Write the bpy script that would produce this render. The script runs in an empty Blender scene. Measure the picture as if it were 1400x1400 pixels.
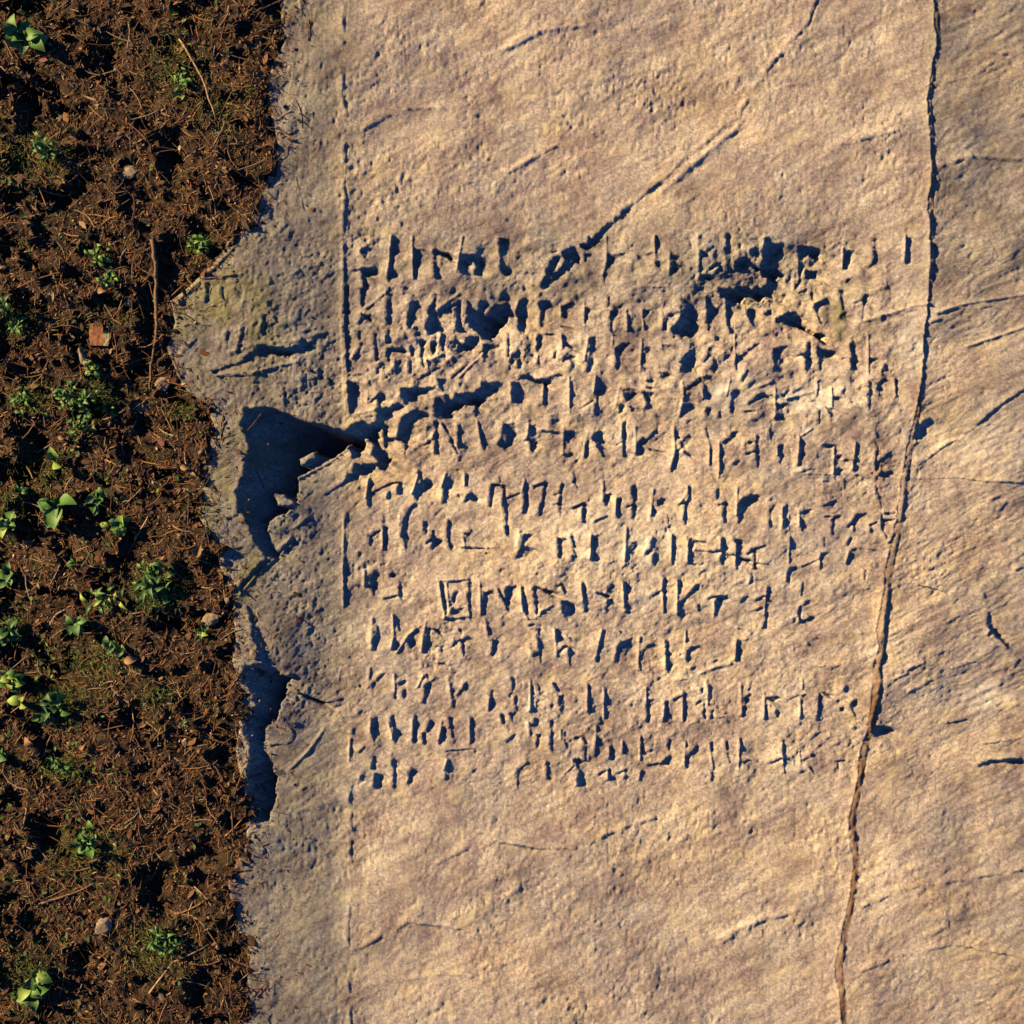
import bpy, math, random
import numpy as np

# ---------------------------------------------------------------- constants
PXM = 0.005                    # one photograph pixel on the rock = 5 mm
def W(x, y):                   # photograph pixel -> ground metres (world, z = 0)
    return ((x - 700.0) * PXM, (700.0 - y) * PXM)
SUN_EL = math.radians(24.0)
SUN_DOWN = math.radians(24.0)  # the light travels right and this much downwards across the rock
UX, UY = math.cos(SUN_DOWN), math.sin(SUN_DOWN)
TAN = math.tan(SUN_EL)

# ---------------------------------------------------------------- camera, sky, sun, exposure
sc = bpy.context.scene
cam_d = bpy.data.cameras.new("camera")
cam = bpy.data.objects.new("camera", cam_d)
sc.collection.objects.link(cam)
CAM_H = 11.0
cam.location = (0, 0, CAM_H)
cam.rotation_euler = (0, 0, 0)
cam_d.sensor_width = 36
cam_d.lens = 36 * CAM_H / 7.0
cam_d.clip_start = 0.1
cam_d.clip_end = 500
sc.camera = cam

world = bpy.data.worlds.new("World")
sc.world = world
world.use_nodes = True
wn = world.node_tree
sky = wn.nodes.new("ShaderNodeTexSky")
sky.sky_type = 'NISHITA'
sky.sun_disc = False
sky.sun_elevation = SUN_EL
sky.sun_rotation = math.atan2(-UX, UY)
sky.air_density = 0.5
sky.dust_density = 0.0
sky.ozone_density = 10.0
bg = wn.nodes["Background"]
wn.links.new(sky.outputs[0], bg.inputs[0])
bg.inputs[1].default_value = 0.065

sun_d = bpy.data.lights.new("sun", 'SUN')
sun_d.energy = 5.0
sun_d.angle = math.radians(0.5)
sun_d.color = (1.0, 0.74, 0.37)
sun = bpy.data.objects.new("sun", sun_d)
sc.collection.objects.link(sun)
ce = math.cos(SUN_EL)
# travel direction of the light (world): right, down the picture, into the ground
from mathutils import Vector, Matrix, Euler
dirv = Vector((UX * ce, -UY * ce, -math.sin(SUN_EL)))
sun.rotation_euler = dirv.to_track_quat('-Z', 'Y').to_euler()

sc.view_settings.view_transform = 'Standard'
sc.view_settings.look = 'None'
sc.view_settings.gamma = 1.0
sc.view_settings.exposure = 1.45
sc.view_settings.use_curve_mapping = False
sc.cycles.max_bounces = 4
sc.cycles.diffuse_bounces = 0

random.seed(7)
rng = np.random.default_rng(11)

# ---------------------------------------------------------------- noise on arrays
def _hash(ix, iy, seed):
    ix = ix.astype(np.int64); iy = iy.astype(np.int64)
    h = (ix * 374761393 + iy * 668265263 + seed * 1274126177) & 0xffffffff
    h = ((h ^ (h >> 13)) * 1274126177) & 0xffffffff
    h = h ^ (h >> 16)
    return (h & 0xffffff) / float(0xffffff)
def vnoise(x, y, seed=0):      # value noise, -1..1
    x0 = np.floor(x); y0 = np.floor(y)
    fx = x - x0; fy = y - y0
    fx = fx * fx * fx * (fx * (fx * 6 - 15) + 10); fy = fy * fy * fy * (fy * (fy * 6 - 15) + 10)
    a = _hash(x0, y0, seed); b = _hash(x0 + 1, y0, seed)
    c = _hash(x0, y0 + 1, seed); d = _hash(x0 + 1, y0 + 1, seed)
    return ((a * (1 - fx) + b * fx) * (1 - fy) + (c * (1 - fx) + d * fx) * fy) * 2 - 1
def fbm(x, y, scale, octs=3, seed=0, gain=0.5):
    out = 0; amp = 1.0; tot = 0
    for i in range(octs):
        f = (2.03 ** i) / scale
        out = out + amp * vnoise(x * f + 17.3 * i, y * f - 9.1 * i, seed + i * 31)
        tot += amp; amp *= gain
    return out / tot
def smooth(a, k=1):
    for _ in range(k):
        b = a.copy()
        b[1:-1] = (a[:-2] + 2 * a[1:-1] + a[2:]) * 0.25
        a = b.copy()
        a[:, 1:-1] = (b[:, :-2] + 2 * b[:, 1:-1] + b[:, 2:]) * 0.25
    return a
def sstep(a, b, x):
    t = np.clip((x - a) / (b - a), 0, 1)
    return t * t * (3 - 2 * t)

# hollows, cut strokes and rims of the rock: C origin and scale of a tracing sheet; L a letter, H a hollow, G cleft;
# s width points = cut stroke, p = hollow outline, e = island left standing, b = raised rim
STROKES = '''
C 465 331 7
L
p 185,90 230,50 310,50 270,110 235,175 205,140
p 120,270 200,240 340,250 340,290 300,310 240,340 200,320 205,290
s 30 230,340 240,430
L
s 42 215,460 215,600
b 18 250,630 340,560 440,480
p 190,680 290,690 300,770 240,740 180,790
H
s 28 75,430 60,600 50,800 45,980
b 20 20,400 15,700 20,980
L
s 28 510,0 500,150 490,260 470,370
b 16 490,0 470,180 450,330
L
s 45 490,450 470,560 470,680 465,770
L
p 695,60 800,60 770,110 750,160 755,240 720,370 690,340 690,150
b 16 690,0 695,200 700,350
L
s 45 915,90 915,200 930,350
s 45 925,100 1050,130 1060,170
L
p 1155,120 1250,120 1330,130 1360,180 1340,320 1290,330 1300,240 1270,170 1200,170 1200,300 1140,300 1135,220
b 16 1170,0 1140,130 1110,280
L
p 670,570 740,560 760,620 720,680 690,780 655,860 640,800 650,700
L
p 905,500 950,500 930,600 910,700 910,850 850,880 810,840 815,780 840,720 830,650 870,620
b 22 960,625 1130,500
L
s 45 1130,570 1130,700 1135,840
s 16 960,655 1110,595
C 660 331 7
H
p -150,560 -60,640 -20,560 60,570 20,650 10,700 110,600 245,575 250,700 190,800 100,900 30,960 -40,880 -110,830 -160,700
L
p 150,0 250,0 240,100 225,210 250,300 210,320 165,270 165,130
H
p 840,30 900,60 930,150 850,230 790,290 700,370 570,460 530,440 590,340 620,250 640,180 700,120 760,130 750,90 790,60
e 690,250 760,140 785,170 745,240 700,285
s 16 650,90 720,70
p 920,0 1090,0 1080,30 980,60 940,50
p 975,95 1040,90 1050,120 1010,140 990,200 975,170
s 20 600,870 700,880
L
p 1195,110 1390,95 1270,170 1230,200 1190,240 1180,400 1150,390 1180,230
b 22 1180,0 1185,180 1150,300
L
p 400,520 450,550 400,600 410,700 420,800 400,880 360,890 330,830 350,740 320,700 335,620 360,560
b 16 340,540 310,660
L
p 530,590 560,545 640,550 645,600 600,640 600,730 580,820 550,790 545,720 565,660
L
p 760,590 870,560 840,610 830,680 800,740 770,720 755,640
b 14 745,590 745,700
L
p 980,620 1070,625 1050,650 1010,680 1005,750 980,750
b 14 970,560 970,800
L
p 1220,670 1290,640 1280,700 1250,770 1240,880 1210,860 1215,750
s 22 1210,530 1210,600
H
p 740,785 900,815 850,830 740,810
C 855 331 7
L
s 32 190,120 250,110
p 285,190 320,170 350,230 310,260 280,230
s 20 295,0 295,110
b 16 275,0 275,170
L
b 20 415,100 410,320
p 440,130 520,130 490,200 530,240 470,300 435,310
L
b 26 688,0 688,360
p 700,100 760,90 840,20 850,60 780,130 720,170 710,330 700,330
s 32 720,330 850,330 900,250
s 20 800,270 900,210
L
s 50 980,0 975,150 990,280
L
p 1030,190 1100,150 1180,150 1130,230 1080,290 1030,280
p 1180,60 1280,60 1230,130 1200,150
L
p 1330,0 1390,0 1390,330 1320,340 1300,250 1320,150
s 36 1200,210 1260,260
H
p 880,450 1000,430 1150,430 1300,430 1400,370 1400,500 1280,560 1180,520 1100,570 1000,570 900,520 860,520
s 10 60,470 130,440 400,445
b 12 60,450 130,425 400,430
p 600,490 640,600 660,700 650,800 620,900 500,910 440,930 460,880 430,850 500,760 530,720 510,680 540,560 580,510
L
p 375,740 400,690 500,660 520,690 420,720 390,850 365,830
b 24 350,690 345,830
L
p 760,540 850,490 830,560 860,610 910,620 880,700 840,710 820,850 790,850 775,720 770,620
L
s 24 975,590 985,720 1010,850
b 20 950,540 960,700
L
p 1170,630 1260,630 1250,700 1220,830 1195,770 1160,700
p 1320,680 1400,640 1400,700 1340,710
L
p 165,650 240,640 210,700 180,700
b 14 155,660 180,830
L
s 14 30,700 40,850
b 18 5,640 15,840
C 1050 331 7
L
p 290,20 400,20 380,120 350,150 350,320 300,430 260,500 260,470 300,350 300,150
b 26 265,250 255,450
H
p 400,20 520,60 480,150 400,120
p 370,250 500,250 480,330 360,330
p 20,0 170,0 150,50 60,130 30,200 0,200
s 16 300,480 430,420 550,385
p 10,250 90,230 110,330 60,420 0,400
L
p 760,60 850,80 810,150 790,220 760,275 740,250 745,120
b 14 725,40 725,240
L
p 1005,0 1050,0 1060,150 1040,220 950,250 990,200 1010,150
L
p 1330,0 1380,0 1350,120 1360,200 1310,230 1300,200 1320,100
b 16 1305,0 1290,180
L
p 440,590 500,560 590,520 580,570 510,620 490,700 520,800 480,760 450,660
s 24 430,480 440,550
b 16 430,580 500,560 580,510
L
s 38 715,470 715,560 720,640
p 690,690 750,640 760,740 690,740
L
p 895,520 930,490 1020,485 950,530 930,600 920,740 890,740 905,640
s 12 820,585 890,555
H
p 190,660 260,650 300,700 350,800 450,870 530,870 540,960 500,960 420,890 330,830 250,800 150,790 60,770 100,710
p 0,650 50,630 20,700 0,700
b 20 940,745 1150,685 1400,615 1530,590
s 8 940,765 1400,650
p 750,350 830,320 790,380 750,385
C 465 450 7
H
s 28 55,0 60,150 70,400
p 70,490 180,510 170,600 150,720 130,800 90,800 70,620
s 10 100,440 220,430
b 20 20,0 30,300 40,600 60,800
L
s 38 205,150 150,290
s 22 180,20 180,90
L
s 22 335,50 345,200 345,310
s 28 400,330 350,420
L
s 22 465,20 465,120
s 35 465,190 600,200
s 26 570,300 520,400
s 22 465,200 460,290
L
s 22 690,180 690,250
s 26 670,310 670,420
L
p 760,90 830,100 800,150 800,280 830,400 780,330 770,200 750,140
s 22 895,120 890,240
s 15 1000,60 980,200
b 18 955,50 930,230
H
p 830,390 820,290 860,290 930,260 1010,210 1020,280 960,330 870,420
p 1020,160 1080,100 1200,130 1180,80 1270,60 1330,60 1300,150 1200,200 1080,250 1090,300 1070,300 1070,240
p 640,490 700,530 790,430 870,400 960,330 980,355 850,450 740,500 650,550
s 20 1240,130 1265,220
s 22 1060,470 1200,350 1380,200
b 18 1130,460 1250,340 1370,230
p 930,470 1050,460 980,520 1000,620 970,600 940,540
p 580,560 650,560 740,560 960,540 900,580 800,590 700,640 660,690 640,750 610,740 600,640
p 600,740 500,800 380,880 330,980 230,980 280,900 350,850 350,760 450,740 560,700
p 270,720 320,650 400,600 440,620 400,700 380,770 350,680
s 14 280,490 290,580
b 18 265,600 255,700
s 12 140,840 320,830
b 20 150,812 330,770
p 895,720 930,640 1010,620 1100,680 1110,600 1250,610 1400,500 1400,650 1320,750 1290,840 1280,720 1200,700 1160,760 1040,800 980,840 910,830
L
p 560,980 570,900 600,830 680,770 760,770 850,800 800,820 740,830 680,880 655,980 640,1125 620,1225 600,1175 620,1095 560,1065 440,1065 440,1035 540,1035 570,965
s 22 430,930 430,1120
C 660 450 7
H
p -20,500 180,500 130,590 0,700 -20,720
p 310,490 370,430 450,430 520,470 620,460 680,430 830,430 700,460 640,510 500,510 420,470 360,490
p 0,130 110,130 40,200 20,310 0,310
L
s 14 245,40 245,260
p 240,310 300,230 340,180 360,230 370,300 360,380 330,370 330,290 260,340
L
s 38 550,60 530,200
s 15 530,200 535,330
s 14 450,245 500,235
L
s 22 780,70 785,140 850,175
s 26 700,220 690,270
b 20 750,50 760,180
L
p 750,310 780,260 840,240 880,250 900,320 870,390 850,360 830,290 780,320 740,360
L
p 1030,70 1080,60 1070,180 1060,330 1040,400 990,430 1000,320 1020,200
b 16 1010,80 970,300
L
p 1250,170 1390,120 1390,160 1320,190 1310,380 1270,400 1275,280
b 12 1245,50 1240,150
L
p 280,500 350,500 365,560 330,660 290,720 280,640
b 14 255,500 270,680
L
s 22 610,520 610,620 600,720
b 12 580,540 570,640
L
b 16 825,460 830,800
s 16 850,500 860,620
L
s 28 1110,480 1100,650 1085,810
s 14 950,750 1060,680
b 16 1080,450 1060,600
L
p 1330,570 1400,560 1460,570 1490,610 1440,650 1400,660 1370,700 1340,640
p 1310,700 1360,740 1310,820 1290,800
p 1400,730 1450,760 1440,795 1410,790
b 16 1310,560 1260,760
C 855 450 7
L
p 180,165 250,170 230,220 180,220
s 18 180,240 180,300
p 155,350 230,370 180,410
b 20 155,100 140,400
H
p -10,130 60,120 20,160 -10,160
p 340,140 450,150 400,200 370,250 350,210
s 24 880,80 880,110
p 330,410 400,410 430,450 340,470
L
p 560,240 680,190 640,240 670,300 620,350 570,410 530,420 540,340 500,310 540,290
L
p 790,180 850,130 850,200 830,260 760,310 730,340 780,250
s 22 850,300 850,400
L
p 920,290 960,240 1010,240 980,290 930,320
b 20 880,270 940,220
L
p 1060,260 1150,210 1230,150 1300,100 1280,150 1170,240 1140,290 1060,300
b 15 1045,50 1045,300
s 16 1060,300 1060,400
L
p 190,480 280,490 210,510
p 170,590 290,590 250,650 240,720 210,780 190,680 165,630
s 10 200,560 290,560
L
b 20 540,500 550,650 515,830
p 565,580 600,540 700,450 860,430 800,490 700,530 600,580 570,600
p 555,770 600,710 670,710 680,750 600,800 530,830
L
s 20 740,480 760,580 770,660
p 770,740 830,760 800,830 770,870
b 14 725,560 745,660
s 20 900,790 905,840
L
p 990,610 1050,570 1110,570 1070,640 1030,680 1030,850 1015,850 1010,670
s 22 1160,400 1120,500
b 14 1000,480 960,640
H
b 24 1220,570 1400,500
p 1160,720 1240,640 1300,600 1400,630 1300,660 1240,700 1170,740
s 20 1140,790 1240,780
s 15 360,680 440,645
C 1050 450 7
L
p 45,180 200,150 140,220 90,280 80,400 45,400 40,300
L
p 230,260 370,210 380,130 410,120 400,200 430,300 410,400 350,400 350,290 320,260
L
p 470,150 500,180 600,200 660,240 580,270 520,300 500,410 480,400 480,300 460,220
L
p 700,270 770,265 700,300
p 780,160 810,100 840,140 830,250 830,380 790,390 790,250
L
b 16 955,60 950,420
p 965,280 1020,270 1050,290 990,310 975,350
s 22 1115,350 1115,390
L
p 80,620 160,610 220,550 190,620 150,660
p 75,710 200,705 150,760 150,850 60,870 80,800
b 14 65,550 65,850
L
s 18 480,500 480,640
p 410,690 470,640 460,710
b 20 180,660 420,600
L
p 370,790 470,750 400,800
s 12 485,780 485,920
p 540,740 620,760 610,850 600,920 590,830 550,770
L
b 15 600,560 600,740
s 18 620,655 690,655
p 700,610 740,560 720,630
L
p 945,500 990,520 985,650 970,740 955,810 945,700
s 12 860,580 930,545
L
b 13 1200,480 1200,640
s 15 1215,490 1215,640
b 12 980,470 1200,482
s 10 1050,560 1052,640
H
s 18 790,700 800,745
C 465 575 7
H
p 0,80 90,80 130,0 230,0 340,30 400,0 420,40 370,90 350,200 380,260 440,290 430,340 480,380 440,440 420,500 390,470 350,440 300,480 180,530 60,600 0,640 0,610 70,530 110,470 130,400 300,400 350,390 300,300 310,230 250,180 210,240 180,330 110,370 80,300 90,200 0,260
L
s 32 920,20 920,180 925,300
s 26 980,30 1060,180 1110,300
s 28 1140,40 1140,260
s 13 800,230 890,180
L
s 25 1330,20 1355,150 1380,280
b 14 1310,0 1340,200
L
p 290,540 290,800 280,850 250,800 260,640
s 15 300,690 490,600 570,590
s 24 570,600 565,700
s 15 470,680 460,750
b 14 275,520 240,740
L
p 700,700 740,620 790,570 850,540 890,600 840,650 770,680 730,800 700,740
s 20 755,490 770,560
s 22 720,800 640,890
b 15 740,520 690,680
L
p 590,1000 590,920 660,890 650,1000 640,1095 660,1125 640,1225 620,1235 600,1135 570,1115 590,1035
b 14 570,900 560,1000
L
p 1010,530 1040,530 1030,700 1020,800 980,800 990,620
b 14 1010,500 960,640
L
s 28 1210,520 1205,600
p 1100,720 1160,670 1150,740
p 1180,780 1230,700 1260,680 1320,740 1300,780 1240,760 1190,800
b 12 1185,520 1190,620
C 660 575 7
L
p 200,20 310,10 320,130 280,230 200,280 130,230 170,150
L
p 460,40 510,20 510,150 530,220 480,320 450,280 460,200 390,190 450,150
b 18 440,30 420,150
L
p 800,100 880,90 880,160 820,210 800,190
p 780,350 830,290 880,320 820,350
b 22 775,60 765,320
s 8 570,95 750,115
L
p 1060,130 1140,80 1160,180 1180,210 1140,220 1120,280 1080,210 1040,180
s 26 1010,200 1000,280 990,350
s 20 1100,240 1160,340
b 12 980,200 970,330
L
s 24 1355,20 1355,180 1355,330
s 14 1280,230 1340,200
b 12 1330,30 1330,150
L
s 24 95,620 85,720 70,820
s 22 95,610 190,620
s 26 205,620 205,760 230,900 230,1000
s 12 160,540 165,590
p 205,1015 260,995 250,1075 235,1125 220,1085
L
p 390,600 420,560 430,680 450,820 400,900 380,900 400,760
s 12 230,740 370,690
b 14 400,560 370,700
L
s 20 490,640 610,590
s 22 600,600 585,750 545,900
b 12 470,620 590,575
L
s 22 765,610 745,750 745,910
s 12 690,710 750,680
s 12 680,800 740,795
L
s 18 870,840 970,790
s 24 975,800 970,970
b 12 870,815 980,775
L
p 1160,690 1250,690 1220,740 1200,810 1170,820
s 24 1310,750 1290,920
s 18 1100,950 1190,920
b 24 1150,580 1145,760
b 18 1275,740 1270,880
H
s 16 870,480 885,600 910,650
C 855 575 7
L
p 120,190 180,150 200,200 150,230 130,340 110,330
s 12 200,190 300,100
s 10 230,270 370,300
b 14 95,60 100,300
L
p 570,150 610,130 640,160 600,230 540,270 520,230
s 20 500,150 510,170
s 25 490,290 530,270
s 26 560,300 620,340
s 24 490,330 445,480
b 22 460,60 470,320 430,440
L
s 18 770,80 790,160
b 20 780,180 800,260 792,420
s 14 812,280 805,420
L
p 910,220 970,170 1000,120 1080,80 1060,150 1000,220 930,240
s 20 908,240 905,380 910,500
b 14 888,200 885,540
L
s 30 1260,160 1250,300 1255,440
s 14 1170,215 1230,200
s 16 1150,320 1240,295
s 26 1030,410 1080,390
b 28 1125,200 1125,310
L
p 60,640 100,590 115,700 110,850 90,950 70,940 60,800
s 12 10,830 60,810
L
p 290,760 340,730 400,740 370,800 310,820
s 28 275,860 260,960
s 12 400,900 410,980
b 20 265,660 240,900
L
s 22 605,640 620,720 580,800 575,900 575,1000
s 16 510,800 570,780
b 14 520,785 585,690 590,630
L
s 22 875,660 870,740
s 16 880,810 950,790
s 30 950,790 945,960
L
p 1080,770 1130,720 1260,700 1280,730 1200,790 1130,850 1090,980 1060,980 1080,860
b 16 1060,640 1050,900
C 1050 575 7
L
s 22 20,110 22,190
b 12 0,90 20,40
L
p 90,230 130,220 140,340 110,430 90,420 100,330
b 12 75,240 80,330
L
s 22 310,190 310,250
p 300,260 340,290 330,360 300,430 270,430 285,340
b 16 290,150 270,420
b 15 320,140 410,80
H
b 35 240,500 310,480
s 8 820,520 980,500
s 8 340,510 560,520
s 14 330,490 420,460
L
s 18 530,240 640,240
p 640,250 670,260 640,340 710,320 700,350 650,390
p 630,500 650,440 730,470 680,500 690,520 630,520
s 14 740,380 800,380
b 16 625,260 615,500
L
s 24 850,230 830,350 825,480
b 12 830,220 800,460
L
s 22 1160,310 1060,390
s 26 1045,400 1035,470
p 1060,490 1130,480 1190,500 1100,550 1050,540
p 970,500 1000,480 1010,510 980,530
H
s 15 1035,240 1030,400 1020,520 1030,640 1060,760 1075,880 1070,980
L
s 16 70,790 15,860 12,1000
s 24 165,820 155,1020
b 16 125,830 120,980
L
s 20 330,880 400,850
s 20 310,950 318,1050
b 14 285,860 290,1000
L
s 14 520,815 640,765
s 12 530,915 590,915
s 20 620,920 680,910
s 18 622,930 605,1090
L
p 830,890 930,880 920,910 860,940 830,1000 830,1110 805,1050 800,990
s 20 760,1020 800,985
L
s 28 1080,930 1085,1030
s 14 1080,950 1200,945
s 14 960,1000 1040,970
s 18 975,1040 980,1070
s 10 1110,885 1210,885
C 465 700 7
H
s 16 65,20 60,250 60,500 50,680 60,900
b 16 30,20 28,400 30,900
s 18 285,60 290,150
L
s 35 430,150 425,350
s 26 390,170 310,220
s 22 290,230 285,310
b 18 400,160 400,350
L
s 18 815,100 815,210
s 24 885,180 885,350
p 880,250 1010,260 930,330 890,350
s 22 820,300 860,270
s 35 1040,100 1035,240 1060,350
L
p 1180,200 1240,190 1250,150 1275,190 1220,230
s 14 1160,340 1380,350
b 14 1170,230 1190,320
L
p 290,590 345,550 340,660 350,690 320,850 300,760 280,670
b 20 230,560 230,700
s 12 245,710 290,700
L
p 455,590 500,570 540,600 500,640 470,620
p 560,650 590,680 600,790 580,860 555,800
s 14 420,830 550,800
L
b 18 930,655 1220,640
b 20 945,680 965,850 1000,1000
b 14 1015,680 1040,900
s 10 975,680 1015,960
s 8 1050,670 1200,645
s 36 1240,680 1235,880 1245,960
s 28 1120,765 1095,790 1080,850
p 1060,970 1080,930 1200,900 1230,900 1150,970 1060,990
s 28 1020,1025 1250,1010
s 28 1240,900 1250,1020
L
p 1365,760 1495,735 1485,780 1415,800 1395,980 1375,1000 1360,1000 1365,860
s 16 1515,740 1595,900
s 42 1615,730 1600,840
s 24 1600,850 1605,930
s 18 1645,720 1675,710
b 18 1335,680 1340,980
C 660 700 7
L
p 380,200 480,200 460,250 410,290 400,320 500,350 460,400 400,440 310,450 340,370 380,310 380,250
b 26 350,180 330,320
H
s 11 30,390 120,400
s 10 50,345 180,340
s 14 260,490 300,470
s 16 1320,130 1350,100
s 12 1080,90 1190,55
L
s 35 740,260 745,360 740,430
s 22 750,270 790,260
s 26 860,230 875,330
p 860,350 905,400 900,440 850,470 840,430 870,400
L
s 26 1090,225 1055,260
s 24 1055,240 1050,340
s 28 1060,370 1050,460
b 20 1035,220 1028,440
L
p 1385,380 1405,300 1465,270 1495,300 1455,400 1415,400 1385,520 1375,540
b 20 1375,150 1350,500
L
s 22 380,720 400,850 420,970
b 14 360,720 380,960
L
s 30 500,720 505,800
s 22 510,800 520,970
s 26 510,720 560,730
s 24 560,740 650,770
s 14 700,740 740,690
s 22 750,690 790,780
L
p 750,840 820,840 890,900 880,960 820,1020 770,1010 750,950
L
s 26 960,690 970,800 985,880 990,950
b 14 940,690 960,860
L
s 22 1240,700 1200,750
s 20 1100,770 1200,810
p 1220,820 1280,820 1220,900 1180,950 1160,940
L
s 28 1365,680 1370,850 1390,960
b 14 1340,680 1350,900
C 855 700 7
L
p 230,310 260,250 285,240 285,340 250,350
s 28 250,370 205,400
s 22 285,400 280,500
L
s 16 460,230 460,500
b 14 440,220 440,440
L
s 40 625,270 620,380 620,480
s 22 660,280 760,285
s 8 660,365 850,380
b 14 595,290 590,470
L
s 35 930,260 930,380
s 35 930,400 930,490
s 18 850,375 920,365
b 12 905,260 900,350
L
s 26 1040,270 1100,280
s 18 1070,280 1070,400 1070,540
s 18 1090,440 1190,465
b 12 1055,300 1050,500
L
s 20 1220,360 1330,320
s 16 1170,400 1220,360
s 20 1235,360 1240,540
s 10 1240,490 1330,490
s 8 940,400 1060,415
L
s 28 385,640 370,750
s 18 375,760 380,960
s 22 260,800 330,760
b 12 360,640 345,740
b 12 355,800 360,960
L
s 26 530,660 515,770
s 12 560,860 690,710
s 24 690,730 700,705
s 26 520,880 580,840
s 20 510,890 515,980
s 16 700,890 705,950
b 16 495,680 495,980
L
p 780,830 870,790 970,780 990,830 930,850 900,960 880,1010 860,1000 865,830
b 14 850,850 850,1000
L
s 26 1130,830 1160,815
s 24 1110,860 1130,830
H
s 8 1080,640 1130,570 1200,590 1210,640 1190,700
L
s 26 1370,730 1355,830
s 14 1260,840 1330,800
s 16 1260,950 1310,920
s 22 1360,955 1340,1105
b 12 1345,730 1330,980
C 1050 700 7
H
s 18 1080,20 1080,170 1130,260
p 1120,270 1170,290 1160,340
s 24 1150,290 1220,210
s 20 930,560 920,650
s 14 820,910 860,880
s 9 950,350 1040,370
s 8 900,740 980,720
L
b 14 200,230 193,480
s 12 208,250 212,350
p 200,530 270,510 260,550 210,570
s 16 195,570 190,670
L
s 13 525,250 530,320
p 500,390 560,370 560,395 520,420 500,430
s 12 500,430 500,550
s 11 320,520 400,490 490,450
b 10 485,420 485,520
L
p 780,350 850,330 840,360 790,375
s 24 790,400 755,490
s 12 790,250 755,320
b 14 765,380 735,480
L
s 18 330,680 315,800
p 330,890 380,830 420,830 390,880
s 16 305,900 305,1025
s 18 310,1050 440,1010
s 18 240,1055 260,1025
p 390,1005 410,985 450,1005
C 465 825 7
L
p 340,180 370,210 380,300 350,420 320,450 310,400 340,280
b 26 305,150 290,430
L
s 20 530,150 570,260
b 18 500,110 510,300 490,430
b 20 780,200 650,300 540,470
s 14 522,360 510,440
p 640,360 700,280 730,230 740,250 700,330 710,400 680,440 660,420
L
s 28 850,250 825,370 805,470
s 18 860,240 900,250 950,290
b 18 820,170 790,300 778,450
L
p 1130,340 1230,310 1250,330 1190,370 1170,400 1140,370
s 18 1140,250 1155,290
s 20 1080,400 1130,360
s 14 1175,400 1180,500
H
s 20 960,575 990,580
s 20 180,790 200,800
L
p 310,770 370,700 420,650 430,680 380,740 330,780 320,890 305,880
b 22 280,620 265,800
L
s 30 620,750 570,770
s 35 615,840 610,900
s 20 525,850 525,910
b 16 515,680 520,850
L
p 790,790 850,740 920,700 930,690 900,740 870,800 840,880 820,970 790,960 810,860
s 16 825,680 840,730
b 20 790,690 740,800
L
b 25 1030,720 1060,900
b 26 1190,760 1110,880
s 12 1192,770 1200,830
s 15 1090,935 1085,995
C 660 825 7
L
s 22 55,240 60,280
p 90,345 155,365 130,450 90,540 75,520 80,440
b 26 20,150 45,320
H
s 11 430,150 520,150 570,80 640,50
b 13 400,100 430,150
b 15 560,70 660,20
s 22 450,215 490,200
L
s 26 535,250 535,340
s 20 540,350 550,450 555,570
s 18 480,500 530,470
b 36 440,400 470,500
L
s 28 710,260 715,340
p 800,400 850,400 850,480 840,600 820,590 820,460
s 14 730,460 800,410
s 18 830,330 840,340
b 18 690,260 705,500
L
s 22 1165,260 1130,350
s 22 1125,370 1110,450 1105,560
b 15 1140,260 1095,450
L
p 1300,260 1345,260 1320,320
p 1280,420 1330,370 1400,340 1455,310 1425,360 1365,420 1330,430 1300,500 1280,490
s 12 1285,500 1290,570
L
s 26 285,720 300,800 260,890
s 14 320,900 320,1010
L
s 18 90,840 72,1020
b 14 60,900 50,1030
L
s 14 480,800 480,860
s 16 475,900 465,1040
b 14 455,750 452,1020
s 20 530,780 548,860
L
s 24 680,770 710,820
p 725,870 780,870 790,960 750,1060 735,1040 725,950
p 640,970 680,950 690,970 640,1030
L
s 17 1020,790 1020,1060
b 14 1000,800 1000,1020
L
b 16 1160,820 1160,1100
s 13 1178,830 1180,960
C 855 825 7
L
p 160,460 230,390 310,380 270,420 190,460 160,520 150,650 135,640 140,520
s 12 155,330 155,380
b 14 135,320 125,600
L
s 20 410,370 410,500 420,660
b 22 375,360 390,620
L
p 580,450 640,410 710,390 730,420 640,460 620,500 610,590 595,580 590,500
p 510,490 560,470 540,500
s 10 600,330 600,380
b 12 580,280 575,420
L
s 32 1100,360 1085,540
b 22 1060,360 1045,540
H
s 14 1160,350 1220,290
s 18 840,570 880,545
s 14 640,640 680,600
s 9 420,770 500,740 620,720
s 8 500,715 600,700
b 26 720,670 860,610 1000,580
s 8 960,210 1050,225 1180,260
C 1050 825 7
H
s 12 590,400 700,370
s 10 750,350 890,280
s 14 610,620 700,580
s 10 490,610 560,590
s 18 400,390 410,400
s 13 460,330 480,330
C 465 930 7
L
p 345,350 370,400 345,450 345,530 325,640 305,520 305,420
b 16 290,350 285,500
L
p 480,370 510,320 520,400 530,450 560,480 590,530 550,560 530,610 510,560 500,450
b 14 460,400 495,560
L
s 32 720,350 715,470 710,590
b 14 692,380 690,560
L
p 830,420 870,370 910,430 870,490 820,510
s 22 800,510 805,610
L
s 28 1055,370 1065,440 1080,540
s 20 1000,460 975,520 960,610
b 16 970,400 945,560
L
s 18 1255,370 1265,590
s 9 1010,675 1290,655
b 12 1238,370 1240,600
H
s 16 1090,200 1085,260
s 16 110,650 120,760 100,860
s 26 210,290 200,340
s 18 130,470 120,520
s 22 230,640 190,690
b 16 95,560 85,760
L
s 24 320,740 320,840
p 320,900 350,880 410,910 390,980 310,980
L
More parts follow.
